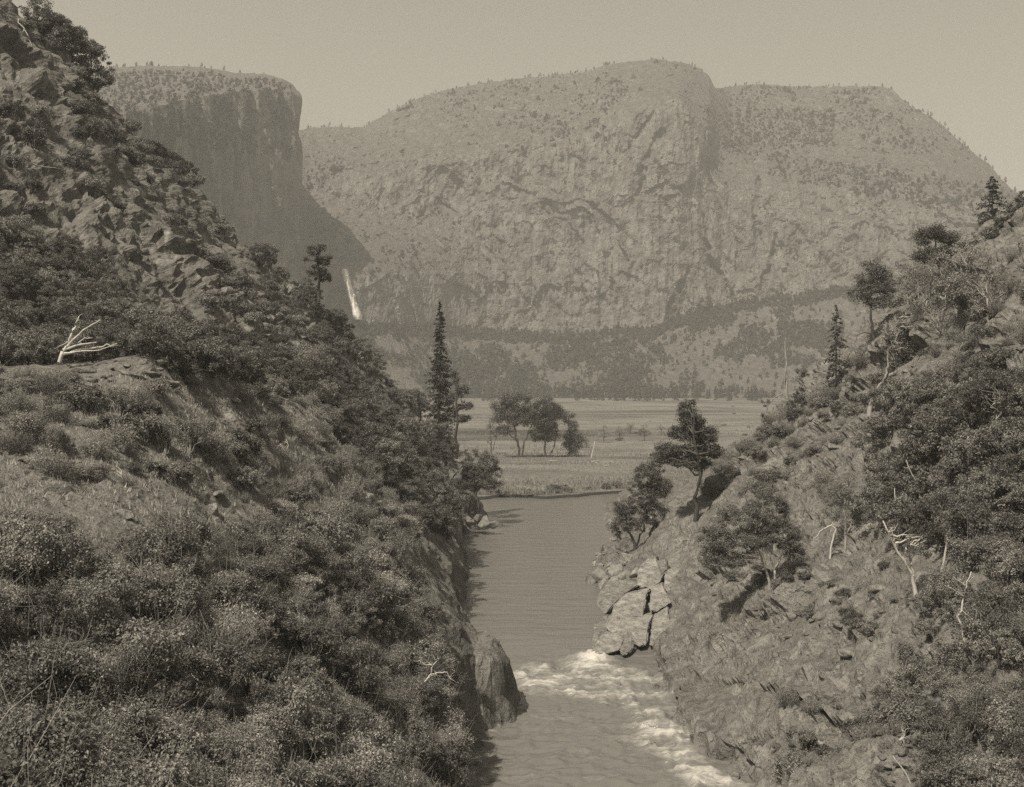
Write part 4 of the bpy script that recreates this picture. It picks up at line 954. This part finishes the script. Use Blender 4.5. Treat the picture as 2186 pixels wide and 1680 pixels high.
for k, (px, py, Y, lab) in enumerate([(560, 1435, 78, 0), (300, 1440, 66, 0), (860, 1625, 92, 0), (590, 1300, 86, 0), (430, 1500, 62, 0), (760, 1280, 118, 0), (960, 1105, 232, 1), (880, 1130, 190, 1), (610, 965, 134, 1), (260, 1020, 104, 1), (1920, 1580, 84, 2), (2080, 1440, 96, 2)]):
    R = np.random.default_rng(900 + k); pl = []
    a = R.uniform(0, 3.14)
    for j in range(3):
        L = R.uniform(18, 42); th = a + R.normal(0, .5); pl.append(([(px, py), (px + math.cos(th) * L * .5, py - abs(math.sin(th)) * L * .4), (px + math.cos(th + .3) * L, py - abs(math.sin(th + .3)) * L * .7)], 1.3, .4))
    bv = bvh_r if px > 1092 else bvh_l
    h = hit(px, py, bv); Yh = h.y - 1.2 if h is not None else Y
    traced_tree("dead_branch", ["bare pale branch poking out of the dense thicket", "bleached broken branch lying on the open knoll slope and cliff edge", "dead pale branch among the bushes by the rubble gully"][lab], "branch", Yh, pl, [], 0, 0, 0, 0, None, M_bark_w, ["dead branches in the thicket", "bleached branches on the knoll", "dead branches by the gully"][lab], seed=910 + k, anchor=False, twigs=2)
for k, (l, lab) in enumerate([([(155, 705), (240, 722), (340, 750), (430, 757)], "long bleached fallen pole lying across the upper crag"), ([(358, 1142), (470, 1160), (592, 1187)], "long bleached fallen pole lying along the crag foot"), ([(96, 100), (125, 150), (165, 230)], "thin bleached pole lying down the highest part of the crag"), ([(520, 1090), (555, 1130), (590, 1170)], "short bleached pole on the steep crag beside the shaded hollow"), ([(895, 1375), (915, 1420), (932, 1462)], "bleached pole leaning against the broken blocks of the crag")]):
    q = z1(l); h = hit(*q[len(q) // 2], bvh_l)
    pts = []
    for a in q:
        hh = hit(a[0], a[1], bvh_l); pts.append(np.array(hh) + np.array([0, -.5, .3]) if hh is not None else P(a[0], a[1], h.y))
    pts = np.array(pts); c0 = pts[0]; t = np.linspace(0, 1, 10)[:, None]
    ln = wiggle(pts[0], pts[-1], 10, .012, rng); ln[:, 1] -= 1.6
    G = Geo(); G.tube(ln - c0, np.linspace(.13, .04, 10), 6)
    link("fallen_pole", G.mesh("fallen_pole", M_bark_p), None, Vector(c0), label=lab, category="log")
for k, (px, py, L) in enumerate([(1180, 989, 22), (1270, 990, 18), (1297, 999, 15), (1306, 990, 12)]):
    Y = 40 * F / (py - 800) * .965; G = Geo(); w_ = L * Y / F
    G.tube(wiggle([-w_ / 2, 0, .3], [w_ / 2, .8, .5], 6, .02, rng), np.linspace(.3, .18, 6), 7)
    link("meadow_log", G.mesh("meadow_log", M_bark_p), None, Vector(((px - CX) * Y / F, Y, 2.0)), label="bleached drift log lying on the meadow grass near the oaks", category="log", group="drift logs on the meadow")
traced_tree("meadow_snag", "thin leaning white snag standing on the meadow beside the oaks", "snag", 555, [([(1262, 975), (1266, 958), (1269, 942)], 1.3, .6)], [], 0, 0, 0, 0, None, M_bark_w, seed=33)

# ------------------------------------------------------------------ rocks
import bmesh
def boulder_mesh(seed, flat=.7, n=16):
    R = np.random.default_rng(seed); bm = bmesh.new()
    for k in range(n):
        d = R.normal(0, 1, 3); d /= np.linalg.norm(d); d = d * R.uniform(.8, 1.05) * np.array([1, R.uniform(.7, .95), flat])
        bm.verts.new(d)
    bmesh.ops.convex_hull(bm, input=bm.verts)
    bmesh.ops.delete(bm, geom=[v for v in bm.verts if not v.link_faces], context='VERTS')
    bmesh.ops.bevel(bm, geom=list(bm.edges), offset=.05, segments=1, affect='EDGES')
    me = bpy.data.meshes.new("boulder"); bm.to_mesh(me); bm.free(); me.materials.append(M_bould); return me
BOULD = [boulder_mesh(40 + k, RR.uniform(.5, .85)) for k in range(8)]
SLABM = [boulder_mesh(60 + k, .32, 14) for k in range(4)]
BPALE = []
for k in range(5):
    m_ = BOULD[k].copy(); m_.materials.clear(); m_.materials.append(M_pale); BPALE.append(m_)
def boulders(bvh, hf, bounds, pol, spacing, n, smin, smax, meshes, name, label, group, seed, cat="boulder", zmin=-.3):
    for p in scatter(bvh, hf, bounds, poly(pol), spacing, 6000, seed, n, zmin):
        s = RR.uniform(0, 1) ** 2.2 * (smax - smin) + smin
        o = link(name, RR.choice(meshes), None, p + Vector((0, 0, s * .12)), label=label, category=cat, group=group)
        o.scale = (s, s * RR.uniform(.7, 1.1), s * RR.uniform(.7, 1.1)); o.rotation_euler = (RR.uniform(-.35, .35), RR.uniform(-.35, .35), RR.uniform(0, 6.28))
boulders(bvh_r, h_right, (18, 40, 60, 110), [(1870, 1530), (1930, 1560), (2000, 1640), (2010, 1760), (1900, 1760), (1870, 1640)], .55, 110, .25, .95, BOULD, "rubble_stone", "broken stone of the rubble heap in the gully on the rocky bank", "rubble stones in the gully", 41)
boulders(bvh_r, h_right, (18, 60, 100, 240), [(1500, 1150), (1600, 1250), (1760, 1240), (1960, 1300), (2000, 1330), (1950, 1390), (1700, 1380), (1500, 1300)], 1.6, 90, .25, 1.5, BOULD, "slope_boulder", "grey boulder resting on the ledges of the rock apron", "boulders on the rock apron", 42)
boulders(bvh_r, h_right, (24, 90, 130, 270), [(1560, 985), (1760, 870), (2000, 690), (2185, 520), (2185, 860), (1900, 960), (1700, 1050), (1480, 1110)], 2.4, 120, .3, 1.7, SLABM + BOULD, "upper_slope_boulder", "weathered boulder on the upper rocky slope among the brush", "boulders on the upper slope", 43)
boulders(bvh_l, h_left, (-60, -10, 80, 190), [(0, 810), (460, 805), (700, 930), (900, 1180), (600, 1150), (0, 1140)], 1.8, 130, .2, 1.2, SLABM + BPALE[:2], "knoll_stone", "pale flat stone on the open knoll slope between the brush", "stones on the knoll slope", 44)
boulders(bvh_l, h_left, (-75, -28, 165, 260), [(430, 560), (560, 620), (640, 700), (700, 790), (600, 800), (520, 790), (420, 660)], 1.9, 110, .5, 2.0, BOULD + BPALE[:1], "crag_block", "angular block broken from the lower crag above the wooded hollow", "broken blocks of the lower crag", 45)
boulders(bvh_l, h_left, (-52, -26, 112, 130), [(140, 775), (460, 775), (470, 815), (300, 812), (140, 806)], 1.4, 30, .5, 1.7, [x for x in SLABM], "knoll_rock", "sunlit pale slab capping the crest of the rock knoll", "pale slabs on the knoll crest", 46)
for k, (px, py, s) in enumerate([(958, 1100, 1.6), (975, 1096, 2.0), (992, 1100, 1.8), (1010, 1105, 2.2), (1032, 1108, 2.4), (1052, 1110, 1.8), (968, 1110, 1.3), (948, 1108, 1.5), (1020, 1098, 1.6)]):
    Y = 315.0 - .06 * (px - 950); o = link("point_boulder", (BPALE if k in (0, 1, 6, 7) else BOULD)[k % 5], None, Vector(P(px, py + 8, Y)), label="bright pale boulder heaped on the rock point" if k in (0, 1, 6, 7) else "dark wet boulder at the tip of the rock point", category="boulder", group="pale boulders of the rock point" if k in (0, 1, 6, 7) else "wet boulders of the rock point")
    o.scale = (s * 1.25, s * 1.1, s * .85); o.rotation_euler = (.2 * k, .1, k * 1.3)
# fractured pale granite blocks beside the rapids
zb = U(.2286, 1263.2, 1066.9)
def block(l, dY, label, depth=8.0, pale=True, lean=.17, y0=None):
    q = zb(l); cy = sum(a[1] for a in q) / len(q)
    R = np.random.default_rng(int(sum(a[0] for a in q)) % 9999)
    Yf = lambda py: ((181.5 + (1391 - py) * lean) if y0 is None else y0) + dY
    ctr = np.mean([P(a[0], a[1], Yf(a[1])) for a in q], 0)
    bm = bmesh.new(); fr = []; bk = []
    mx_ = sum(a[0] for a in q) / len(q); q = [(mx_ + (a[0] - mx_) * 1.12, cy + (a[1] - cy) * 1.12) for a in q]
    for a in q:
        p = P(a[0], a[1], Yf(a[1]) + R.uniform(-.25, .25)); fr.append(bm.verts.new(p - ctr))
    ext = np.array([1.2, depth, -1.0])
    for v_ in fr: bk.append(bm.verts.new(np.array(v_.co) * 1.04 + ext))
    bm.faces.new(fr); bm.faces.new(bk[::-1])
    n = len(fr)
    for i in range(n): bm.faces.new((fr[i], bk[i], bk[(i + 1) % n], fr[(i + 1) % n]))
    bmesh.ops.recalc_face_normals(bm, faces=bm.faces)
    ed = [e_ for e_ in bm.edges]
    bmesh.ops.bevel(bm, geom=ed, offset=.16, segments=2, affect='EDGES', clamp_overlap=True)
    bmesh.ops.triangulate(bm, faces=bm.faces)
    bmesh.ops.subdivide_edges(bm, edges=[e_ for e_ in bm.edges if e_.calc_length() > .8], cuts=2, use_grid_fill=True)
    for v_ in bm.verts:
        v_.co += Vector((R.normal(0, .07), R.normal(0, .09), R.normal(0, .07)))
    me = bpy.data.meshes.new("granite_block"); bm.to_mesh(me); bm.free(); me.materials.append(M_pale if pale else M_bould)
    link("granite_block", me, None, Vector(ctr), label=label, category="rock")
block([(190, 1085), (240, 960), (330, 880), (520, 850), (490, 920), (480, 1000), (460, 1085)], -3.4, "rounded pale granite block on top of the long cut ledge")
block([(560, 830), (650, 790), (720, 960), (600, 1030), (540, 1010), (550, 900)], -3.8, "tilted pale granite block overhanging a dark crack")
block([(150, 1200), (190, 1100), (545, 1100), (510, 1200), (490, 1340), (430, 1360), (310, 1260), (220, 1260)], -4.1, "long flat faced granite block above the rapids")
block([(570, 1090), (705, 1000), (705, 1190), (610, 1340), (540, 1350), (560, 1200)], -3.2, "upright pale granite block between two dark clefts")
block([(10, 1385), (100, 1270), (230, 1240), (290, 1300), (250, 1400), (120, 1430), (30, 1430)], -4.8, "low pale ledge block washed by the rapids")
block([(240, 1390), (300, 1250), (370, 1240), (375, 1390), (300, 1440)], -4.4, "small dark stacked block at the water below the flat faced block", 4, False)
block([(690, 690), (760, 640), (905, 690), (900, 780), (840, 960), (800, 960), (690, 830)], -2.8, "bright angular granite face above the tilted block")
block([(845, 965), (900, 775), (1040, 730), (1055, 820), (1000, 900)], -3.0, "grey blunt block beside the bright angular face", 5, False)
block([(600, 570), (690, 560), (690, 650), (650, 720)], -3.0, "dark wedge of rock wedged above the bright angular face", 4, False)
block([(0, 1400), (20, 1180), (100, 1090), (190, 1090), (150, 1200), (90, 1290)], -2.6, "sloping grey shoulder at the upstream end of the flat faced block", 5, False)
block([(30, 640), (60, 530), (220, 480), (270, 560), (260, 620), (120, 705)], -2.2, "white water worn rock at the river edge below the dark oak", 5, True, y0=244)
block([(220, 420), (330, 350), (400, 430), (340, 520), (230, 490)], -2.2, "rounded grey rock under the dark waterside oak", 4, False, y0=244)

block([(720, 1010), (840, 975), (1000, 905), (1010, 1010), (900, 1120), (790, 1210), (710, 1190)], -1.8, "leaning grey slab right under the blunt block", 6, False)
block([(520, 560), (590, 540), (600, 580), (650, 725), (560, 820), (430, 780), (440, 650)], -1.2, "sloping pale shelf above the rounded block", 6, True)
block([(690, 560), (800, 470), (930, 430), (1000, 560), (1030, 700), (900, 690), (760, 640)], -1.0, "broad weathered ledge capping the pale outcrop", 6, False)
block([(60, 900), (150, 780), (330, 760), (420, 800), (300, 880), (220, 960), (130, 1060), (60, 980)], -1.0, "long sloping grey rock running down to the pool", 6, False)
rl = random.Random(21)
for k in range(60):
    y = rl.uniform(178, 262); x = XR(y) + rl.uniform(-.5, 9) * rl.random() ** .7; h = drop(bvh_r, x, y)
    if h is None or h.z < -.5: continue
    s = 1.0 + 2.2 * rl.random() ** 1.8
    o = link("ledge_block", rl.choice(BPALE), None, h + Vector((0, 0, -.15 * s)), label=("large " if s > 2.1 else "small " if s < 1.5 else "") + "pale broken block of the ledges between the dark oak and the rapids", category="boulder", group="pale broken ledge blocks")
    o.scale = (s, s * rl.uniform(.7, 1.2), s * rl.uniform(.6, 1.0)); o.rotation_euler = (rl.uniform(-.4, .4), rl.uniform(-.9, -.2), rl.uniform(0, 6.28))
def shore_rocks(bvh, side, label, group, seed):
    R = random.Random(seed)
    for k in range(70):
        y = R.uniform(112, 318); x = (XL(y) - R.uniform(-.6, 1.0)) if side < 0 else (XR(y) + R.uniform(-.6, 1.0)); s = .3 + 1.3 * R.random() ** 2.5
        o = link("shore_rock", R.choice(BOULD + SLABM[:1]), None, Vector((x, y, (-.9 if y < 175 else 0) + .12 * s)), label=label, category="boulder", group=group)
        o.scale = (s, s * R.uniform(.6, 1.1), s * R.uniform(.6, 1.1)); o.rotation_euler = (R.uniform(-.3, .3), R.uniform(-.3, .3), R.uniform(0, 6.28))
shore_rocks(bvh_l, -1, "wet rock at the waterline under the dark riverside cliff", "rocks along the cliff waterline", 3)
shore_rocks(bvh_r, 1, "wet rock at the waterline below the rocky slope", "rocks along the slope waterline", 4)

# ------------------------------------------------------------------ waterfall
cl = curve([(570, 733), (590, 737), (610, 742), (645, 752), (676, 762), (702, 769)]); wd = curve([(570, 4.5), (580, 6), (600, 6), (640, 7), (672, 9), (684, 7)])
rows = np.linspace(574, 682, 66); cols = np.linspace(-1, 1, 11)
PYf, Cf = np.meshgrid(rows, cols, indexing='ij'); PXf = cl(PYf) + Cf * wd(PYf) * (1 + .12 * vnoise(np.c_[PYf.ravel() / 6, Cf.ravel() * 2, PYf.ravel() * 0], 6).reshape(PYf.shape))
wa = wall_at(cl(rows), rows)[:, 1]; ymin = np.minimum.accumulate(np.convolve(np.pad(wa, 4, 'edge'), np.ones(9) / 9, 'valid')) - 22
YF = ymin[:, None] - 14 * (1 - Cf ** 2) + 4 * vnoise(np.c_[PXf.ravel() / 2.2, PYf.ravel() / 14, PYf.ravel() * 0], 12).reshape(PYf.shape)
V = np.stack([(PXf - CX) * YF / F, YF, CAMZ - (PYf - HY) * YF / F], -1)
Vb = V[:, ::-1].copy(); Vb[..., 1] += 34
VV2 = np.concatenate([V, Vb, V[:, :1]], 1)
m, nt, out = mat("falling_water"); df = nd(nt, 'ShaderNodeBsdfDiffuse'); nt.links.new(ramp(nt, noise(nt, mapping(nt, (1, 1, .15)), .12, 4, .7), [(.3, .6), (.6, .88)]), df.inputs['Color']); nt.links.new(df.outputs[0], out.inputs[0])
link("waterfall", mesh_np("waterfall", VV2.reshape(-1, 3), grid_faces(*VV2.shape[:2]), [m], True), kind='structure')

# ------------------------------------------------------------------ far woodland, skyline trees, meadow plants
def tufts(P0, h, w, per, R, shape='blob'):
    n = len(P0); k = np.repeat(np.arange(n), per)
    t = R.uniform(0, 1, n * per); a = R.uniform(0, 6.28, n * per)
    if shape == 'cone': rad = (1 - t) * .9 + .1
    else: rad = np.sqrt(np.clip(1 - (2 * t - 1) ** 2, .05, 1))
    rad = rad * R.uniform(.3, 1, n * per)
    c = P0[k] + np.stack([np.cos(a) * rad * w[k] * .5, np.sin(a) * rad * w[k] * .5, t * h[k]], -1)
    nr = np.stack([np.cos(a), np.sin(a), np.full(n * per, .6)], -1)
    nr += R.normal(0, .35, nr.shape); nr /= np.linalg.norm(nr, axis=1, keepdims=True)
    u_ = np.cross(nr, R.normal(0, 1, nr.shape)); u_ /= np.linalg.norm(u_, axis=1, keepdims=True); w_ = np.cross(nr, u_)
    s = (w[k] * R.uniform(.25, .45, n * per))[:, None]
    V = np.stack([c - u_ * s, c + w_ * s, c + u_ * s, c - w_ * s], 1).reshape(-1, 3)
    return V, np.arange(n * per * 4).reshape(-1, 4)
Rf = np.random.default_rng(77)
n = 110000; px = Rf.uniform(630, 2200, n); py = Rf.uniform(120, 860, n)
tp, ft = top(px), foot(px)
nz = fbm(np.c_[px / 70, py / 45, px * 0], 4, 301); nf = fbm(np.c_[px / 22, py / 14, px * 0], 3, 305)
den = np.zeros(n)
def add(c, v_):
    global den
    den = np.where(c, np.maximum(den, v_), den)
add(py > tp + 2, .006 + .10 * sstep(.18, .5, nz + .6 * nf))
add((py < 330) & (px < 1340), .26 * sstep(.0, .4, nz + .7 * nf) * (1 - sstep(230, 340, py - .02 * px)))
add((px < 1000) & (py < 600), .24 * sstep(-.05, .4, nz + .6 * nf) * (1 - .6 * sstep(820, 1000, px)))
add((px > 1545) & (py < 330), .30 * sstep(-.3, .3, nz + .4 * nf)); add((px > 1545) & (px < 1780) & (py > 235) & (py < 315), .55)
add((px > 1640) & (py > 325 + (px - 1640) * .16) & (py < 375 + (px - 1640) * .20), .42 * sstep(-.4, .1, nz + .5 * nf))
add((py > ft - 6) & (py < ft + 17 + 9 * nf), .95)
add((px > 960) & (px < 1420) & (py > ft + 20), .05 + .6 * sstep(.02, .14, nz + .3 * nf)); add((px > 960) & (px < 1400) & (py > 775 + (px - 960) * .03), .7 * sstep(-.4, .1, nz))
add((px > 1300) & (py > ft + 20), .03 + .5 * sstep(.12, .25, nz + .4 * nf)); add((px > 1660) & (px < 1800) & (py > 690) & (py < 745), .8)
add((px < 980) & (py > ft), .6 * sstep(-.2, .2, nz + .3 * nf))
add((px > 1420) & (px < 1560) & (py > 655) & (py < 700), .7)
den = np.where((py < tp + 3) | (px < 655) & (py > 300) & (py < 560), 0, den)
den = np.where((px > 715) & (px < 790) & (py > 560) & (py < 700), 0, den)
ok = Rf.uniform(0, 1, n) < den
px, py = px[ok], py[ok]; pt = wall_at(px, py); low = py > foot(px) - 8
hh = np.where(low, Rf.uniform(4, 10, len(px)) + 5 * (Rf.uniform(0, 1, len(px)) > .9), Rf.uniform(1.5, 5.5, len(px)) + 5 * (Rf.uniform(0, 1, len(px)) > .93)); pt[:, 2] -= 1
V, f = tufts(pt, hh, hh * np.where(low, .6, .95) + 1.0, 9, Rf)
link("wall_woodland", mesh_np("wall_woodland", V, f, [M_far_leaf]), kind='stuff', label="dark scrub and woodland dotted over the far granite wall and its talus", category="woodland")
# promontory scrub
idx = Rf.integers(0, PROM.shape[1] - 12, 2600); jr = PROM.shape[0] - 7 - (Rf.uniform(0, 1, 2600) ** 1.2 * 40).astype(int)
pp = PROM[jr, idx] + Rf.normal(0, 3, (2600, 3)); hh = Rf.uniform(2, 6.5, 2600); 
V, f = tufts(pp - np.array([0, 0, 1]), hh, hh * .9 + 1, 8, Rf)
link("promontory_scrub", mesh_np("promontory_scrub", V, f, [M_far_leaf]), kind='stuff', label="low scrub over the sunlit brow of the shaded promontory", category="scrub")

def far_tree_proto(seed, kind):
    R = np.random.default_rng(seed)
    if kind == 'fir': G, T = conifer_geo(R, 16, 3.0, 13, 5, 1.5, lambda t: min(1, (1 - t) * 1.5 + .1), start=.12, nb=(5, 7))
    elif kind == 'pine': G, T = conifer_geo(R, 15, 3.6, 9, 5, 1.7, lambda t: .5 + .5 * math.sin(t * 3.1), start=.4, nb=(4, 6), droop=.05)
    return dict(crown=G.mesh("far_crown", M_far_leaf, False), wood=T.mesh("far_trunk", M_bark), h=16, r=3)
FARP = [far_tree_proto(1, 'fir'), far_tree_proto(2, 'fir'), far_tree_proto(3, 'pine'), far_tree_proto(4, 'pine'), far_tree_proto(5, 'pine')]
sx = list(Rf.uniform(655, 1300, 95)) + list(Rf.uniform(1290, 1510, 16)) + list(Rf.uniform(1545, 1920, 34)) + list(Rf.uniform(1930, 2185, 44))
for a in sx:
    j = int(np.clip((a - pxs[0]) / 3.6, 0, len(pxs) - 1)); p = WV[-1, j]
    s = RR.uniform(.35, .85) * (1.25 if a > 1930 else 1)
    lab, gp = (("small tree on the wooded skyline of the long ridge below the dome", "trees along the long ridge skyline") if a < 1290 else ("tiny tree on the rounded top of the granite dome", "trees on the dome top") if a < 1530 else ("small tree on the flat ridge beyond the dome", "trees on the flat far ridge") if a < 1925 else ("fir on the falling ridge end beyond the dome", "firs on the falling ridge end"))
    place(RR.choice(FARP), Vector(p) + Vector((0, RR.uniform(0, 25), -1)), s, RR.uniform(0, 6.28), "skyline_tree", lab, "tree", gp)
for a in list(Rf.uniform(235, 330, 8)) + [318, 322, 425, 430, 437] + list(Rf.uniform(330, 600, 9)):
    j = int(np.clip((a - 60) / 580 * 169, 0, 168)); p = PROM[-3, j]
    place(RR.choice(FARP[2:]), Vector(p) + Vector((0, 10, -1)), RR.uniform(.3, .75), RR.uniform(0, 6.28), "promontory_tree", "small tree on the brow of the shaded promontory", "tree", "trees on the promontory brow")
for k in range(90):
    a = RR.uniform(975, 1420) if k < 66 else RR.uniform(1420, 1640); Y = RR.uniform(1780, 2060)
    place(RR.choice(FARP[:2]), Vector(((a - CX) * Y / F, Y, 1)), RR.uniform(.7, 1.6), RR.uniform(0, 6.28), "valley_fir", "dark fir in the stand at the far edge of the meadow", "tree", "firs at the far meadow edge")
for k in range(70):
    py_ = RR.uniform(862, 945); Y = 38.5 * F / (py_ - 800); a = RR.uniform(1000, 1680)
    place(RR.choice(ROUND), Vector(((a - CX) * Y / F, Y, .9)), RR.uniform(.5, 1.6), RR.uniform(0, 6.28), "meadow_willow", "low willow clump on the open meadow beyond the oaks", "bush", "willow clumps on the meadow", squash=.6)
for k in range(26):
    x = RR.uniform(12, 46) if k < 18 else RR.uniform(-16, 10); y = float(bank_y(x)) + RR.uniform(3, 9)
    place(RR.choice(ROUND), Vector((x, y, .9)), RR.uniform(.5, 1.3) * (1 if k < 18 else .6), RR.uniform(0, 6.28), "bank_willow", "dark willow clump on the cut bank at the meadow shore" if k < 18 else "small willow clump on the straight meadow shore", "bush", "willows on the cut bank" if k < 18 else "willows on the meadow shore")
def grass(name, pts, hmin, hmax, label, per=4):
    R = np.random.default_rng(len(pts)); n = len(pts); k = np.repeat(np.arange(n), per)
    c = pts[k] + np.c_[R.normal(0, .12, (n * per, 2)), np.full(n * per, -.05)]
    hgt = R.uniform(hmin, hmax, n * per)[:, None]; a = R.uniform(0, 6.28, n * per)
    w_ = np.c_[np.cos(a), np.sin(a), a * 0] * hgt * .12; ln = np.c_[R.normal(0, .3, (n * per, 2)), np.ones(n * per)] * hgt
    V = np.stack([c - w_, c + w_, c + ln], 1).reshape(-1, 3)
    link(name, mesh_np(name, V, np.arange(n * per * 3).reshape(-1, 3), [M_grass]), kind='stuff', label=label, category="grass")
def grass_pts(bvh, hf, bounds, pol, n, seed, thr):
    R = np.random.default_rng(seed); x = R.uniform(bounds[0], bounds[1], n); y = R.uniform(bounds[2], bounds[3], n)
    z = hf(x[:, None], y[:, None])[:, 0]; a, b = proj(x, y, z)
    ok = inpoly(a, b, pol) & (fbm(np.c_[x * .25, y * .2, x * 0], 3, seed) > thr)
    out = [tuple(h) for h in (drop(bvh, i, j) for i, j in zip(x[ok], y[ok])) if h is not None]
    return np.array(out)
grass("knoll_grass", grass_pts(bvh_l, h_left, (-62, -6, 75, 210), [(-200, 800), (460, 795), (700, 910), (920, 1190), (700, 1170), (0, 1160), (-200, 1160)], 40000, 61, -.1), .15, .5, "dry grass tufts on the open knoll slope")
grass("slope_grass", grass_pts(bvh_r, h_right, (18, 92, 85, 270), [(1480, 1100), (1600, 940), (1850, 800), (2100, 560), (2300, 420), (2300, 900), (1900, 1250), (1950, 1400), (1700, 1450), (1450, 1350)], 45000, 62, -.05), .15, .5, "dry grass tufts on the rocky slope")
R = np.random.default_rng(5); Y = 401 + R.uniform(0, 1, 34000) ** 2.2 * 1100; X = R.uniform(-.06, .24, 34000) * Y
ok = (Y > bank_y(X) + 1.5) & (fbm(np.c_[X * .02, Y * .02, X * 0], 3, 15) + .3 > R.uniform(-.3, .8, len(X))); X, Y = X[ok], Y[ok]
grass("meadow_grass", np.c_[X, Y, np.full(len(X), 1.3)], .5, 1.5, "tall dry grass covering the meadow")



# ------------------------------------------------------------------ the air of the valley
m, nt, out = mat("valley_haze")
pv = nt.nodes.new('ShaderNodeVolumePrincipled'); pv.inputs['Density'].default_value = 0.00018
pv.inputs['Color'].default_value = (.93, .93, .93, 1); pv.inputs['Anisotropy'].default_value = 0.2
nt.links.new(pv.outputs[0], out.inputs['Volume'])
hx, hy0, hy1, hz0, hz1 = 2400, -300, 5200, -4, 1150
hv = [(sx * hx, y, z) for sx in (-1, 1) for y in (hy0, hy1) for z in (hz0, hz1)]
hf = [(0, 1, 3, 2), (4, 6, 7, 5), (0, 4, 5, 1), (2, 3, 7, 6), (0, 2, 6, 4), (1, 5, 7, 3)]
me = mesh_np("haze", np.array(hv, float), np.array(hf)); me.materials.append(m)
link("haze", me, kind='stuff')
